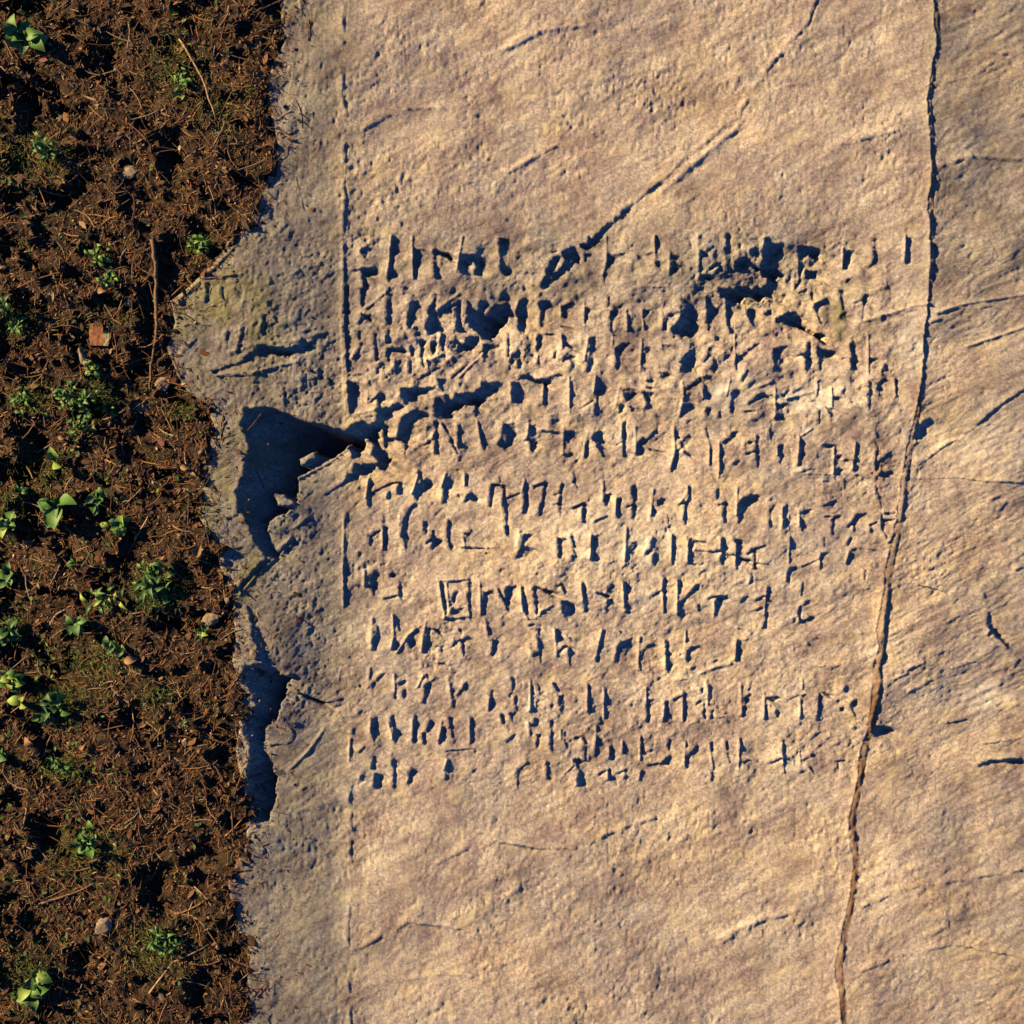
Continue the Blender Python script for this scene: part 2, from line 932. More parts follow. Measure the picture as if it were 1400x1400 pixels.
s 32 515,780 520,900 515,980
L
p 655,900 690,840 740,880 700,920 670,980 650,980
L
s 18 1045,770 1020,850 1045,890 1020,950
b 14 1020,760 1000,850
H
s 24 1290,850 1265,870
s 36 220,920 215,960
C 660 930 7
L
s 18 185,330 200,410
s 26 270,320 285,400
s 15 230,590 310,520
L
s 24 515,380 515,430
p 510,510 580,500 550,580 520,680 505,640
s 18 470,430 510,420
b 24 430,400 445,520
L
s 35 660,390 665,520
s 28 655,540 660,670
L
p 770,490 800,500 795,550 775,540
s 14 780,570 800,640
b 14 745,480 745,560
L
s 28 960,530 985,600
s 20 880,560 950,540
s 20 985,640 980,780
L
p 865,750 930,740 970,790 930,820 950,870 980,960 990,975 910,975 920,880 880,800
b 14 780,900 860,820
L
s 20 1105,560 1085,730
s 12 1100,470 1100,490
b 12 1085,440 1080,600
L
s 20 1240,640 1235,760
L
s 18 1360,630 1355,700
b 14 1335,590 1335,700
L
s 18 350,860 430,790
s 18 335,880 335,975
L
s 24 625,800 630,940
L
s 14 1110,910 1190,870
s 20 1215,860 1225,960
b 12 1200,860 1195,960
L
s 14 1300,900 1380,860
s 14 1370,880 1375,960
C 855 930 7
L
s 24 220,190 225,300 225,400
s 18 230,195 265,190
b 14 200,80 200,200
L
s 22 400,210 395,340 370,400
b 12 375,250 360,380
L
s 20 570,130 570,380
s 18 470,195 560,145
b 13 548,190 550,400
L
s 20 740,80 740,120
s 18 680,240 730,200
s 20 755,230 765,360
L
s 15 820,60 825,180
s 22 840,290 830,360
b 22 780,50 790,220
p 930,315 975,310 960,345
L
p 1130,170 1190,120 1225,130 1190,200 1150,250
s 28 1140,260 1130,350
s 15 1180,90 1200,70
b 22 1105,50 1110,320
L
p 1350,170 1450,140 1500,150 1440,210 1400,230
s 20 1350,240 1345,370
b 14 1330,120 1325,360
s 24 1460,300 1460,340
L
b 16 145,540 140,760
s 12 165,560 160,700
L
s 18 425,570 420,670
p 380,760 430,720 440,740 410,770 430,820 380,810 330,820
p 220,690 270,650 250,700
s 12 220,820 330,800
L
p 590,740 650,660 690,610 720,640 690,690 640,730 600,750
s 22 585,740 585,830
s 14 585,580 590,640
b 14 572,600 570,780
L
s 13 825,600 832,680
b 14 805,620 840,850
L
s 28 830,890 830,960
L
s 14 970,590 975,660
s 18 980,700 1000,780
L
s 16 1110,590 1120,660
p 1115,780 1170,755 1250,755 1170,790 1130,810
b 20 1092,560 1080,860
L
s 15 165,880 150,960
b 12 145,880 130,960
H
s 18 60,235 65,245
s 8 580,440 760,380 950,350
C 1050 930 7
L
p 310,140 400,110 370,150 330,180
s 10 180,190 300,140
s 10 320,190 325,370
b 13 305,180 305,340
b 12 325,0 325,80
L
s 17 490,150 480,370
s 17 530,120 590,145
b 13 480,130 465,330
L
p 720,90 750,40 750,90 740,120
p 675,265 740,230 720,310 700,310
p 790,210 850,170 850,220 830,280 845,370 830,360 795,280
L
s 17 145,580 150,720
s 14 155,730 165,900
s 26 40,790 120,750
b 12 135,600 140,800
L
s 22 420,720 435,715
p 300,890 340,840 350,860 320,900
s 11 340,760 380,740
s 14 400,830 430,880
b 14 300,680 310,800
L
s 18 665,830 670,780
s 14 680,770 740,770
H
s 14 770,600 760,650
s 14 830,440 835,460
s 9 560,560 620,540 700,525
G
p 990,480 1040,430 1100,420 1160,440 1240,510 1180,490 1120,490 1060,540 1010,540
C 220 325 3.732
H
p 430,870 520,860 620,880 720,930 860,960 975,985 975,1030 880,1110 800,1160 700,1220 690,1290 690,1350 640,1410 590,1410 400,1410 390,1290 430,1200 440,1100 450,1060 430,1000 400,960
e 700,1130 780,1080 785,1120 710,1160
e 570,1300 640,1320 690,1360 600,1365
p 250,680 400,640 470,580 510,550 640,560 700,545 800,520 740,560 650,600 560,590 470,620 380,660 280,700
b 16 360,590 520,540 700,525 830,480
b 10 300,698 470,690 600,655 700,635
s 9 300,710 470,705 600,670
s 20 90,290 200,190 300,90 385,20
b 12 90,330 250,185 370,70
s 7 230,215 400,200
s 26 245,240 240,330
s 14 350,480 345,570
s 22 530,400 530,500
s 10 190,510 150,560
s 12 630,770 640,860
s 14 810,670 815,720
s 8 830,1310 960,1240 1000,1220
b 10 700,1230 850,1150 960,1060
b 14 930,30 930,300 940,600 955,900
s 10 320,260 350,420
s 10 560,330 600,440
s 10 430,460 400,600
s 10 860,720 870,820
C 220 700 3.732
H
p 400,-5 590,-5 560,60 550,120 560,180 600,210 540,240 500,190 480,130 440,50
p 400,400 430,340 540,240 600,200 680,130 690,150 610,220 480,330 420,400
b 10 410,420 500,310 700,140
p 450,470 490,560 540,680 560,770 620,820 690,830 640,870 630,950 600,1040 540,1110 510,1200 560,1280 590,1370 590,1450 550,1560 450,1600 430,1480 450,1370 460,1200 430,1100 420,1020 490,980 480,930 410,860 430,780 520,760 470,620
s 8 640,1050 680,1130 670,1170 560,1190
s 12 700,80 760,30
s 10 720,150 740,160
s 8 700,920 820,980 930,950
b 12 650,1320 750,1220 830,1110
s 8 270,30 330,5
p 340,30 420,10 350,50
C 1120 325 3.732
H
s 12.0 1045,772 900,872 800,960
s 6.0 800,960 650,1060 490,1170
s 4.5 490,1230 700,1225 850,1245 1045,1250
b 11 600,380 750,335 1045,290
b 11 750,555 900,505 1045,455
s 6.0 600,395 720,362 780,380
s 5.2 740,375 880,350
s 7.5 560,440 620,420
G
p 490,960 560,920 615,918 560,960 490,1060 480,1000
p 560,30 590,30 590,150 580,260 565,200 575,120
C 1120 700 3.732
H
s 7.5 830,380 850,440
p 860,480 900,590 980,700 950,690 880,620 860,640
s 5.2 910,680 800,760 680,800
s 6.8 1020,750 1000,800
s 9.0 660,1080 760,1060
p 800,1300 870,1260 1045,1255 1045,1285 960,1280 850,1300
s 7.5 850,1185 1045,1150
s 4.5 950,800 920,950
s 6.0 880,1020 1045,975
s 6.8 1010,300 1040,280
s 4.5 500,370 620,400
s 5.2 640,700 560,760 380,830
b 9 380,850 440,820
s 5.2 470,920 560,870 600,830
C 0 0 1
H
p 800,331 815,318 832,305 850,292 862,283 858,292 840,306 825,320 812,338
s 5 850,292 880,268 905,250
s 2.4 900,255 940,215 1010,160 1034,118 1080,60 1103,38 1120,0 1140,-60
s 2.4 500,180 530,160 560,150 600,149 640,140
s 2 1276,120 1305,112 1340,100 1372,75 1400,60
s 1.8 1280,230 1330,215 1400,220
s 2.4 600,1180 640,1160 680,1150 730,1160 790,1160 850,1134 900,1120
s 2 480,1300 520,1282 560,1260 640,1270
s 2.2 1180,1240 1220,1222 1260,1210 1320,1203 1400,1190
s 2 1170,1330 1230,1306 1300,1290 1400,1310
s 2.6 472,320 474,200
s 2.2 474,160 470,80 476,-60
s 2.2 480,1075 482,1180
s 2 480,1230 478,1300 484,1450
s 2 640,250 700,235 760,200
s 2 1150,200 1230,180
s 2 560,1340 600,1330 650,1335
s 2 990,1290 1040,1262 1090,1250
s 2 700,60 740,36 800,30
b 5 690,66 740,42 800,34
b 5 985,1283 1040,1256 1090,1244
b 6 905,262 950,222 1010,172
'''

# ---------------------------------------------------------------- traced relief
GX0, GY0, GX1, GY1 = -60, -140, 1480, 1540
GW, GH = GX1 - GX0, GY1 - GY0
mask = np.zeros((GH, GW), np.float32)     # hollows and cut strokes
gap = np.zeros((GH, GW), np.float32)      # hollows of the big crack
ridge = np.zeros((GH, GW), np.float32)    # low raised rims
label = np.zeros((GH, GW), np.int32)      # which letter a spot belongs to
ldist = np.full((GH, GW), 1e3, np.float32)

def box(xs, ys, pad):
    x0 = max(0, int(min(xs) - GX0 - pad)); x1 = min(GW, int(max(xs) - GX0 + pad) + 1)
    y0 = max(0, int(min(ys) - GY0 - pad)); y1 = min(GH, int(max(ys) - GY0 + pad) + 1)
    if x1 <= x0 or y1 <= y0: return None
    X, Y = np.meshgrid(np.arange(x0, x1) + GX0 + 0.5, np.arange(y0, y1) + GY0 + 0.5)
    return slice(y0, y1), slice(x0, x1), X, Y
def seg_dist(X, Y, pts):
    d = np.full(X.shape, 1e9)
    for (ax, ay), (bx, by) in zip(pts[:-1], pts[1:]):
        vx, vy = bx - ax, by - ay
        t = np.clip(((X - ax) * vx + (Y - ay) * vy) / (vx * vx + vy * vy + 1e-9), 0, 1)
        d = np.minimum(d, np.hypot(X - ax - t * vx, Y - ay - t * vy))
    return d
def poly_sd(X, Y, pts):                   # signed distance, negative inside
    d = seg_dist(X, Y, pts + [pts[0]])
    ins = np.zeros(X.shape, bool)
    n = len(pts)
    for i in range(n):
        ax, ay = pts[i]; bx, by = pts[(i + 1) % n]
        if ay == by: continue
        c = ((ay > Y) != (by > Y)) & (X < (bx - ax) * (Y - ay) / (by - ay) + ax)
        ins ^= c
    return np.where(ins, -d, d)
def end_taper(X, Y, pts, half):
    return seg_dist(X, Y, pts) - half
def parse(text):
    ox = oy = 0; sc_ = 1.0; cur = 0; n = 0; tgt = 'H'
    for line in text.strip().splitlines():
        f = line.split()
        if not f: continue
        if f[0] == 'C':
            ox, oy, sc_ = float(f[1]), float(f[2]), float(f[3]); tgt = 'H'; cur = 0; continue
        if f[0] in 'HG' and len(f) == 1:
            tgt = f[0]; cur = 0; continue
        if f[0] == 'L':
            n += 1; cur = n; tgt = 'L'; continue
        k = 1
        w = 0.0
        if f[0] in 'sb':
            w = float(f[1]) / sc_; k = 2
        pts = []
        for p in f[k:]:
            a, b = p.split(',')
            x, y = ox + float(a) / sc_, oy + float(b) / sc_
            if tgt == 'L' and y < 332: y -= 7
            if tgt == 'L' and y > 1067.5: y += 7
            pts.append((x, y))
        xs = [p[0] for p in pts]; ys = [p[1] for p in pts]
        if f[0] == 's':
            r = box(xs, ys, w + 8)
            if not r: continue
            sy, sx, X, Y = r
            Xw = X + (1.5 * vnoise(X / 25, Y / 15, 67) + 0.7 * vnoise(X / 9, Y / 6, 68)) * (0 if cur else 1)
            sd = seg_dist(Xw, Y, pts) - w / 2 - (0.45 if cur else 0)
        elif f[0] in 'pe':
            r = box(xs, ys, 10)
            if not r: continue
            sy, sx, X, Y = r
            sd = poly_sd(X, Y, pts)
        else:
            r = box(xs, ys, w * 1.5 + 4)
            if not r: continue
            sy, sx, X, Y = r
            d = seg_dist(X, Y, pts)
            h = np.exp(-(d / (w * 0.72)) ** 2) * min(1.0, w / 2.6)
            ridge[sy, sx] = np.maximum(ridge[sy, sx], h)
            if cur:
                m = (d < w * 0.8) & (d + 2 < ldist[sy, sx])
                label[sy, sx][m] = cur
                ldist[sy, sx][m] = (d + 2)[m]
            continue
        q = 1.0 if f[0] != 's' else min(1.0, w / 4.5) ** 1.5
        sd = sd + q * (0.9 * vnoise(X / 3.1, Y / 3.1, 5) + 0.6 * vnoise(X / 9, Y / 9, 6)) - (0.35 if w and w < 3.5 else 0)
        if f[0] == 'p' and not cur:
            area = (max(xs) - min(xs)) * (max(ys) - min(ys))
            if area > 900: sd = sd + 1.8 * vnoise(X / 7, Y / 7, 64) + 1.2 * vnoise(X / 2.4, Y / 2.4, 65)
        if f[0] == 's' and not cur:
            sd = sd + (1.6 if w < 3.0 else 0.6) * np.clip(vnoise(X / 13, Y / 13, 66) + 0.1, 0, 1)
        cov = np.clip(0.5 - sd, 0, 1)
        if f[0] == 'e':
            mask[sy, sx] *= (1 - cov)
            continue
        if tgt == 'G':
            gap[sy, sx] = np.maximum(gap[sy, sx], cov)
        mask[sy, sx] = np.maximum(mask[sy, sx], cov)
        if cur:
            m = (sd < 3.0) & (sd < ldist[sy, sx])
            label[sy, sx][m] = cur
            ldist[sy, sx][m] = sd[m]
    return n
N_LETTERS = parse(STROKES)

# long lines of the place (photograph pixels)
SOIL_EDGE = [(420,-400),(405,-140),(392,0),(398,60),(372,120),(390,200),(368,270),(345,312),(323,333),(300,362),(270,392),(243,413),(250,440),
             (238,475),(250,512),(266,535),(292,553),(303,580),(296,609),(286,647),(282,700),(292,722),(306,745),(312,775),(326,800),(330,830),(333,866),
             (330,904),(336,941),(338,995),(334,1030),(340,1067),(352,1110),(344,1160),(322,1200),(330,1260),(352,1300),(346,1380),(330,1460),(338,1540),(340,1800)]
CRACK = [(1300,-400),(1283,-140),(1278,-40),(1284,60),(1270,140),(1277,230),(1273,290),(1274,331),(1273,345),(1272,400),(1268,418),(1264,450),(1261,500),(1257,540),
         (1256,560),(1250,600),(1247,611),(1242,645),(1238,680),(1235,700),(1227,743),(1219,780),(1215,825),(1211,860),(1208,900),(1203,915),(1204,950),
         (1196,985),(1190,1010),(1184,1040),(1178,1069),(1168,1120),(1174,1180),(1166,1240),(1150,1320),(1157,1400),(1146,1540),(1130,1800)]
EDGE = [(1294,-400),(1278,-140),(1272,-40),(1279,60),(1265,140),(1272,230),(1268,290),(1270,331),(1271,345),(1269,400),(1266,418),(1262,450),(1259,500),(1254,540),
        (1250,560),(1246,580),(1240,611),(1235,645),(1229,680),(1226,700),(1217,743),(1210,780),(1203,825),(1196,860),(1200,885),(1193,915),(1191,950),
        (1187,985),(1183,1010),(1174,1040),(1171,1069),(1160,1120),(1167,1180),(1159,1240),(1142,1320),(1149,1400),(1139,1540),(1122,1800)]
def xat(line, y):
    ys = np.array([p[1] for p in line], float); xs = np.array([p[0] for p in line], float)
    return np.interp(y, ys, xs)

# the dark cleft on the right of the inscribed slab
CWID = [(-400,1.5),(200,0.5),(331,2.5),(400,-0.5),(450,-1.0),(520,-1.5),(548,-1),(560,3),(600,2.2),(680,2.8),(740,3.4),(800,2.6),(850,6),(880,6),(930,3),(960,3.5),(985,5),(1010,0.5),(1040,1.5),(1069,2.5),(1200,1.5),(1800,2)]
Yg, Xg = np.mgrid[GY0:GY1, GX0:GX1].astype(np.float32) + 0.5
cx = xat(CRACK, Yg[:, :1]); cwid = xat([(w, y) for y, w in CWID], Yg[:, :1])
sd = np.abs(Xg - cx) - cwid * 0.5 + 0.7 * vnoise(Xg / 4, Yg / 5, 71) + 1.2 * vnoise(Xg / 14, Yg / 19, 72)
ccov = np.clip(0.5 - sd, 0, 1)
gap = np.maximum(gap, ccov); mask = np.maximum(mask, ccov)

# ---------------------------------------------------------------- carve: every hollow drops at its sunward rim and rises away from it
def grid_sample(A, x, y):
    fx = np.clip(x - GX0 - 0.5, 0, GW - 1.001); fy = np.clip(y - GY0 - 0.5, 0, GH - 1.001)
    ix = fx.astype(np.int32); iy = fy.astype(np.int32)
    fx = (fx - ix).astype(np.float32); fy = (fy - iy).astype(np.float32)
    return (A[iy, ix] * (1 - fx) + A[iy, ix + 1] * fx) * (1 - fy) + (A[iy + 1, ix] * (1 - fx) + A[iy + 1, ix + 1] * fx) * fy
def carve(mask):
    st = 0.8
    cx0, cy0 = (GX0 + GX1) / 2, (GY0 + GY1) / 2
    half = math.hypot(GW, GH) / 2 + 4
    n = int(2 * half / st)
    S = (np.arange(n) * st - half)
    ss, tt = np.meshgrid(S, S, indexing='ij')           # s along the light, t across
    x = cx0 + ss * UX - tt * UY; y = cy0 + ss * UY + tt * UX
    inside = (x > GX0) & (x < GX1 - 1) & (y > GY0) & (y < GY1 - 1)
    m = grid_sample(mask, x, y) * inside
    D = np.zeros((n, n), np.float32); L = np.zeros((n, n), np.float32)
    cur = np.zeros(n, np.float32); prev = np.zeros(n, bool)
    step_d = st * PXM * TAN * 1.07
    EPS = -0.0100
    dec = 0.955 ** st
    for i in range(n):
        ins = m[i] > 0.5
        enter = ins & ~prev
        cur = np.where(enter, cur + EPS, np.where(ins, cur + step_d, np.where(cur > 0.06, cur - 0.10 * st, cur * dec)))
        cur = np.minimum(cur, 0.5)
        nb = (np.roll(cur, 1) + 2 * cur + np.roll(cur, -1)) * 0.25
        cur = np.where(ins, cur, nb)
        D[i] = cur; prev = ins
    lip = np.zeros(n, np.float32); nxt = np.zeros(n, bool)
    ldec = math.exp(-st / 7.0)
    for i in range(n - 1, -1, -1):
        ins = m[i] > 0.5
        lip = np.where(ins, 0, np.where(nxt, 1.0, lip * ldec))
        L[i] = lip; nxt = ins
    # back to the picture grid
    X, Y = Xg - cx0, Yg - cy0
    s = (X * UX + Y * UY + half) / st; t = (-X * UY + Y * UX + half) / st
    i0 = s.astype(np.int32); j0 = t.astype(np.int32); fs = s - i0; ft = t - j0
    def back(A):
        return (A[i0, j0] * (1 - fs) + A[i0 + 1, j0] * fs) * (1 - ft) + (A[i0, j0 + 1] * (1 - fs) + A[i0 + 1, j0 + 1] * fs) * ft
    return back(D), back(L)
DEPTH, LIP = carve(mask)
LIP = smooth(LIP, 2)
SMASK = smooth(mask, 2)
SOILPITS = """
p 187,386 206,383 209,420 210,470 206,484 192,480 186,440
p 212,335 236,335 232,372 222,400 216,430 214,380
p 218,330 240,330 236,352 226,350
s 7 108,430 104,470 100,500
s 6 130,405 160,412 190,428
p 30,600 50,590 70,605 62,640 45,650 58,690 55,740 40,735 36,690 18,640
p 0,330 14,340 10,350 -10,350
p -10,620 10,625 20,650 -10,655
p 175,570 195,565 192,590 180,590
p 165,590 178,612 172,632 160,620
p 205,640 232,640 238,650 210,655
p 0,770 25,790 20,840 -10,850
p 5,860 30,880 28,900 5,895
p 60,1025 90,1020 85,1042 62,1040
p 95,560 120,540 150,556 130,575 100,575
p 165,720 182,725 178,765 166,760
p 210,855 235,835 250,845 225,860
p 245,950 254,958 252,975 246,972
p 125,970 145,972 140,985 128,982
s 6 100,708 92,730 96,760
s 5 40,870 25,905 10,900
s 5 235,842 270,856 300,850
p 60,800 110,806 150,812 110,818 60,810
s 4 262,1000 320,1012
p 180,480 196,500 176,540 170,510
p 20,395 40,400 36,425 22,420
p 20,130 50,110 60,160 30,190
p 120,60 150,40 158,80 130,100
p 210,200 240,170 250,220 220,250
p 90,240 120,230 118,270 96,275
p 40,1120 80,1110 84,1150 50,1170
p 180,1180 230,1170 220,1220 190,1230
p 90,1290 130,1280 120,1330 95,1330
p 250,1330 280,1310 280,1370 255,1370
"""
def soil_mask():
    M = np.zeros((GH, GW), np.float32)
    for line in SOILPITS.strip().splitlines():
        f = line.split(); w = 0; k = 1
        if f[0] == 's': w = float(f[1]); k = 2
        pts = [tuple(map(float, p.split(','))) for p in f[k:]]
        r = box([p[0] for p in pts], [p[1] for p in pts], w + 12)
        if not r: continue
        sy, sx, X, Y = r
        d = (seg_dist(X, Y, pts) - w / 2) if f[0] == 's' else poly_sd(X, Y, pts)
        d = d - 1.5 + 3.0 * vnoise(X / 7, Y / 7, 15) + 1.5 * vnoise(X / 3, Y / 3, 16)
        M[sy, sx] = np.maximum(M[sy, sx], np.clip(0.5 - d, 0, 1))
    # small random holes between the litter; extra ones added at far left for dark shade
    n = fbm(Xg, Yg, 19, 3, 90, 0.6) + 0.16 * sstep(120, 0, Xg)
    M = np.maximum(M, np.clip((n - 0.26) * 30, 0, 1) * (Xg < 400))
    return M
SDEPTH, SLIP = carve(soil_mask())
SDEPTH = np.where(SDEPTH > 0.002, SDEPTH * 1.4 + 0.018, SDEPTH)
SDEPTH = np.minimum(SDEPTH, 0.22)

# ---------------------------------------------------------------- rock height (metres) at photograph pixel positions
def blob(x, y, cx, cy, rx, ry, rot=0):
    c, s = math.cos(rot), math.sin(rot)
    dx, dy = x - cx, y - cy
    return np.exp(-(((dx * c + dy * s) / rx) ** 2 + ((-dx * s + dy * c) / ry) ** 2))
RELIEF = [  # cx, cy, rx, ry, slope away from the sun at the middle (negative = leaning into it)
    (1030, 368, 120, 48, 0.27), (640, 430, 110, 40, 0.13), (410, 705, 55, 40, 0.18), (405, 930, 60, 140, 0.05), (1335, 440, 90, 26, 0.13), (1320, 360, 90, 30, 0.12),
    (900, 650, 330, 130, -0.05), (1090, 890, 190, 55, -0.07), (1232, 535, 26, 34, -0.16), (835, 370, 34, 50, -0.14), (915, 400, 40, 40, -0.12), (1160, 810, 60, 16, 0.13),
    (590, 560, 90, 40, 0.11), (960, 560, 120, 40, 0.09), (1320, 640, 80, 50, -0.05), (1330, 1020, 80, 30, -0.05), (430, 480, 40, 70, 0.15), (720, 900, 80, 60, 0.04),
    (560, 110, 160, 70, 0.08), (1090, 170, 130, 60, -0.06), (780, 1200, 170, 60, 0.07), (1020, 1330, 140, 50, -0.06), (1330, 150, 70, 60, 0.08), (600, 1350, 120, 50, -0.05)]
def broad_relief(x, y):
    z = 0.040 * fbm(x, y, 260, 2, 1) + 0.020 * fbm(x, y, 90, 2, 2)
    z = z + 0.060 * (1 - sstep(300, 500, x)) + 0.012 * np.clip((300 - x) / 100, 0, 3)
    for cx_, cy_, rx, ry, sl in RELIEF:
        s = (x - cx_) * UX + (y - cy_) * UY
        z = z - sl * s * PXM * blob(x, y, cx_, cy_, rx, ry)
    return z
def rock_height(x, y):
    inn = (x > GX0) & (x < GX1 - 1) & (y > GY0) & (y < GY1 - 1)
    D = grid_sample(DEPTH, x, y) * inn
    L = grid_sample(LIP, x, y) * inn
    R = grid_sample(ridge, x, y) * inn
    e = xat(EDGE, y) + 0.7 * vnoise(y / 9, y * 0, 3) + 1.8 * vnoise(y / 31, y * 0, 4)
    c = xat(CRACK, y)
    right = sstep(e, c + 2, x)
    rr = (x > c).astype(np.float32)
    # roughness: rougher left strip, blotchy shaded patch at the top, quieter on the right
    rough = 0.85 + 0.75 * blob(x, y, 1030, 370, 110, 55) + 0.5 * blob(x, y, 420, 500, 60, 120) + 0.4 * blob(x, y, 410, 720, 60, 50) \
        + 0.4 * blob(x, y, 640, 450, 150, 80, -0.5) + 0.35 * blob(x, y, 420, 900, 80, 150) + 0.35 * blob(x, y, 1140, 800, 60, 14) - 0.2 * rr \
        + 0.5 * blob(x, y, 900, 100, 160, 60, -0.5)
    rough = rough * np.clip(1 + 1.1 * fbm(x, y, 60, 3, 41), 0.45, 1.8)
    z = broad_relief(x, y)
    z = z + 0.0080 * rough * fbm(x, y, 26, 3, 3, 0.6)
    txt = sstep(470, 520, x) * sstep(1270, 1200, x) * sstep(310, 350, y) * sstep(1090, 1050, y) * (0.45 + 0.55 * sstep(660, 520, y))
    z = z + 0.015 * txt * fbm(x, y, 17, 2, 47, 0.55) + 0.016 * txt * fbm(x * 0.8 + y * 0.6, y * 0.9 - x * 0.5, 34, 2, 48, 0.5)
    # pecked surface: sharp little dimples
    g = fbm(x, y, 5.2, 3, 9, 0.62)
    z = z + 0.0030 * rough * g
    pk = vnoise(x / 4.2, y / 4.2, 55)
    z = z - 0.0050 * rough * np.clip(pk - 0.25, 0, 1)
    pk2 = vnoise(x / 8.5, y / 7.5, 56)
    z = z - 0.0080 * rough * np.clip(pk2 - 0.42, 0, 1)
    # bedding streaks that climb to the upper right
    def streaks(ang, lx, ly, seed, amp, w):
        ca, sa = math.cos(ang), math.sin(ang)
        u = x * ca - y * sa; v = x * sa + y * ca
        v = v + 6 * vnoise(u / 60, v / 60, seed + 5)
        n = fbm(u * ly / lx, v, ly, 3, seed, 0.6)
        return amp * w * (n - 0.9 * np.clip(n - 0.15, 0, 1))
    wr = 0.35 + 0.65 * rr + 0.5 * blob(x, y, 1050, 880, 200, 60, -0.2)
    wr = wr * (0.25 + 0.9 * sstep(-0.2, 0.5, fbm(x, y, 75, 2, 88)))
    z = z + streaks(math.radians(24), 60, 8, 21, 0.0072, wr) + streaks(math.radians(26), 30, 3.4, 24, 0.0030, 0.15 + 0.85 * wr * rr)
    z = z + streaks(math.radians(36), 18, 6, 27, 0.0060, 0.75 + rr * 0.25)
    # left strip: vertical runnels
    wl = sstep(480, 400, x) * sstep(700, 500, y)
    xw = x + 9 * vnoise(x / 40, y / 33, 35) + 3 * vnoise(x / 12, y / 12, 36)
    z = z + 0.010 * wl * (0.4 + 0.6 * vnoise(x / 45, y / 45, 37)) * fbm(xw + 0.12 * y, y * 0.3, 13, 2, 33) + 0.0035 * wl * fbm(xw, y * 0.35, 4.5, 2, 34)
    # the rock dives under the soil bank
    z = z - 0.15 * (1 - sstep(-22, -6, x - xat(SOIL_EDGE, y)))
    # the right-hand slab lies lower, across the cleft
    z = z - 0.005 * right
    z = z + (0.006 + 0.006 * sstep(600, 520, y)) * np.exp(-np.clip(e - x, 0, 200) / 6.0) * (x < e)
    # margin groove: slow rise before it
    z = z + 0.0175 * L * (1 + 0.45 * vnoise(x / 11, y / 11, 8)) + 0.0115 * R
    z = z - D - 0.0055 * grid_sample(SMASK, x, y) * inn
    return z

def soil_height(x, y):
    inn = (x > GX0) & (x < GX1 - 1) & (y > GY0) & (y < GY1 - 1)
    D = grid_sample(SDEPTH, x, y) * inn
    e = xat(SOIL_EDGE, y) + 7 * vnoise(y / 11, y * 0, 13) + 9 * vnoise(y / 40, y * 0, 14) + 5 * vnoise(x / 6, y / 6, 19)
    z = broad_relief(x, y) - 0.004
    z = z + 0.022 * np.abs(fbm(x, y, 60, 3, 60, 0.55)) * 1.6 + 0.015 * fbm(x, y, 14, 3, 61, 0.6) + 0.006 * fbm(x, y, 4.5, 2, 62)
    z = z + 0.022
    d = e - x                                  # >0 on the soil side
    z = z - 0.16 * (1 - sstep(-16, 6, d)) - 0.6 * (1 - sstep(-50, -20, d)) - 0.012 * (1 - sstep(0, 40, d))
    return z - D

# ---------------------------------------------------------------- materials
def new_mat(name):
    m = bpy.data.materials.new(name); m.use_nodes = True
    nt = m.node_tree
    b = nt.nodes["Principled BSDF"]
    return m, nt, b
def N(nt, typ, **kw):
    n = nt.nodes.new(typ)
    for k, v in kw.items(): setattr(n, k, v)
    return n
def noise(nt, vec, scale, detail=4, rough=0.6):
    n = N(nt, "ShaderNodeTexNoise")
    n.inputs["Scale"].default_value = scale; n.inputs["Detail"].default_value = detail
    n.inputs["Roughness"].default_value = rough
    nt.links.new(vec, n.inputs["Vector"])
    return n.outputs["Fac"]
def ramp(nt, fac, stops):
    r = N(nt, "ShaderNodeValToRGB")
    cr = r.color_ramp
    while len(cr.elements) < len(stops): cr.elements.new(0.5)
    for e, (p, c) in zip(cr.elements, stops):
        e.position = p; e.color = (*c, 1) if len(c) == 3 else c
    nt.links.new(fac, r.inputs[0])
    return r.outputs[0]
def mix(nt, fac, a, b, mode='MIX'):
    m = N(nt, "ShaderNodeMix", data_type='RGBA', blend_type=mode)
    for s, v in ((m.inputs[0], fac), (m.inputs[6], a), (m.inputs[7], b)):
        if hasattr(v, 'is_output'): nt.links.new(v, s)
        elif isinstance(v, (int, float)): s.default_value = v
        else: s.default_value = (*v, 1)
    return m.outputs[2]
def math_n(nt, op, a, b=None):
    m = N(nt, "ShaderNodeMath", operation=op)
    for s, v in ((m.inputs[0], a), (m.inputs[1], b)):
        if v is None: continue
        if hasattr(v, 'is_output'): nt.links.new(v, s)
        else: s.default_value = v
    return m.outputs[0]

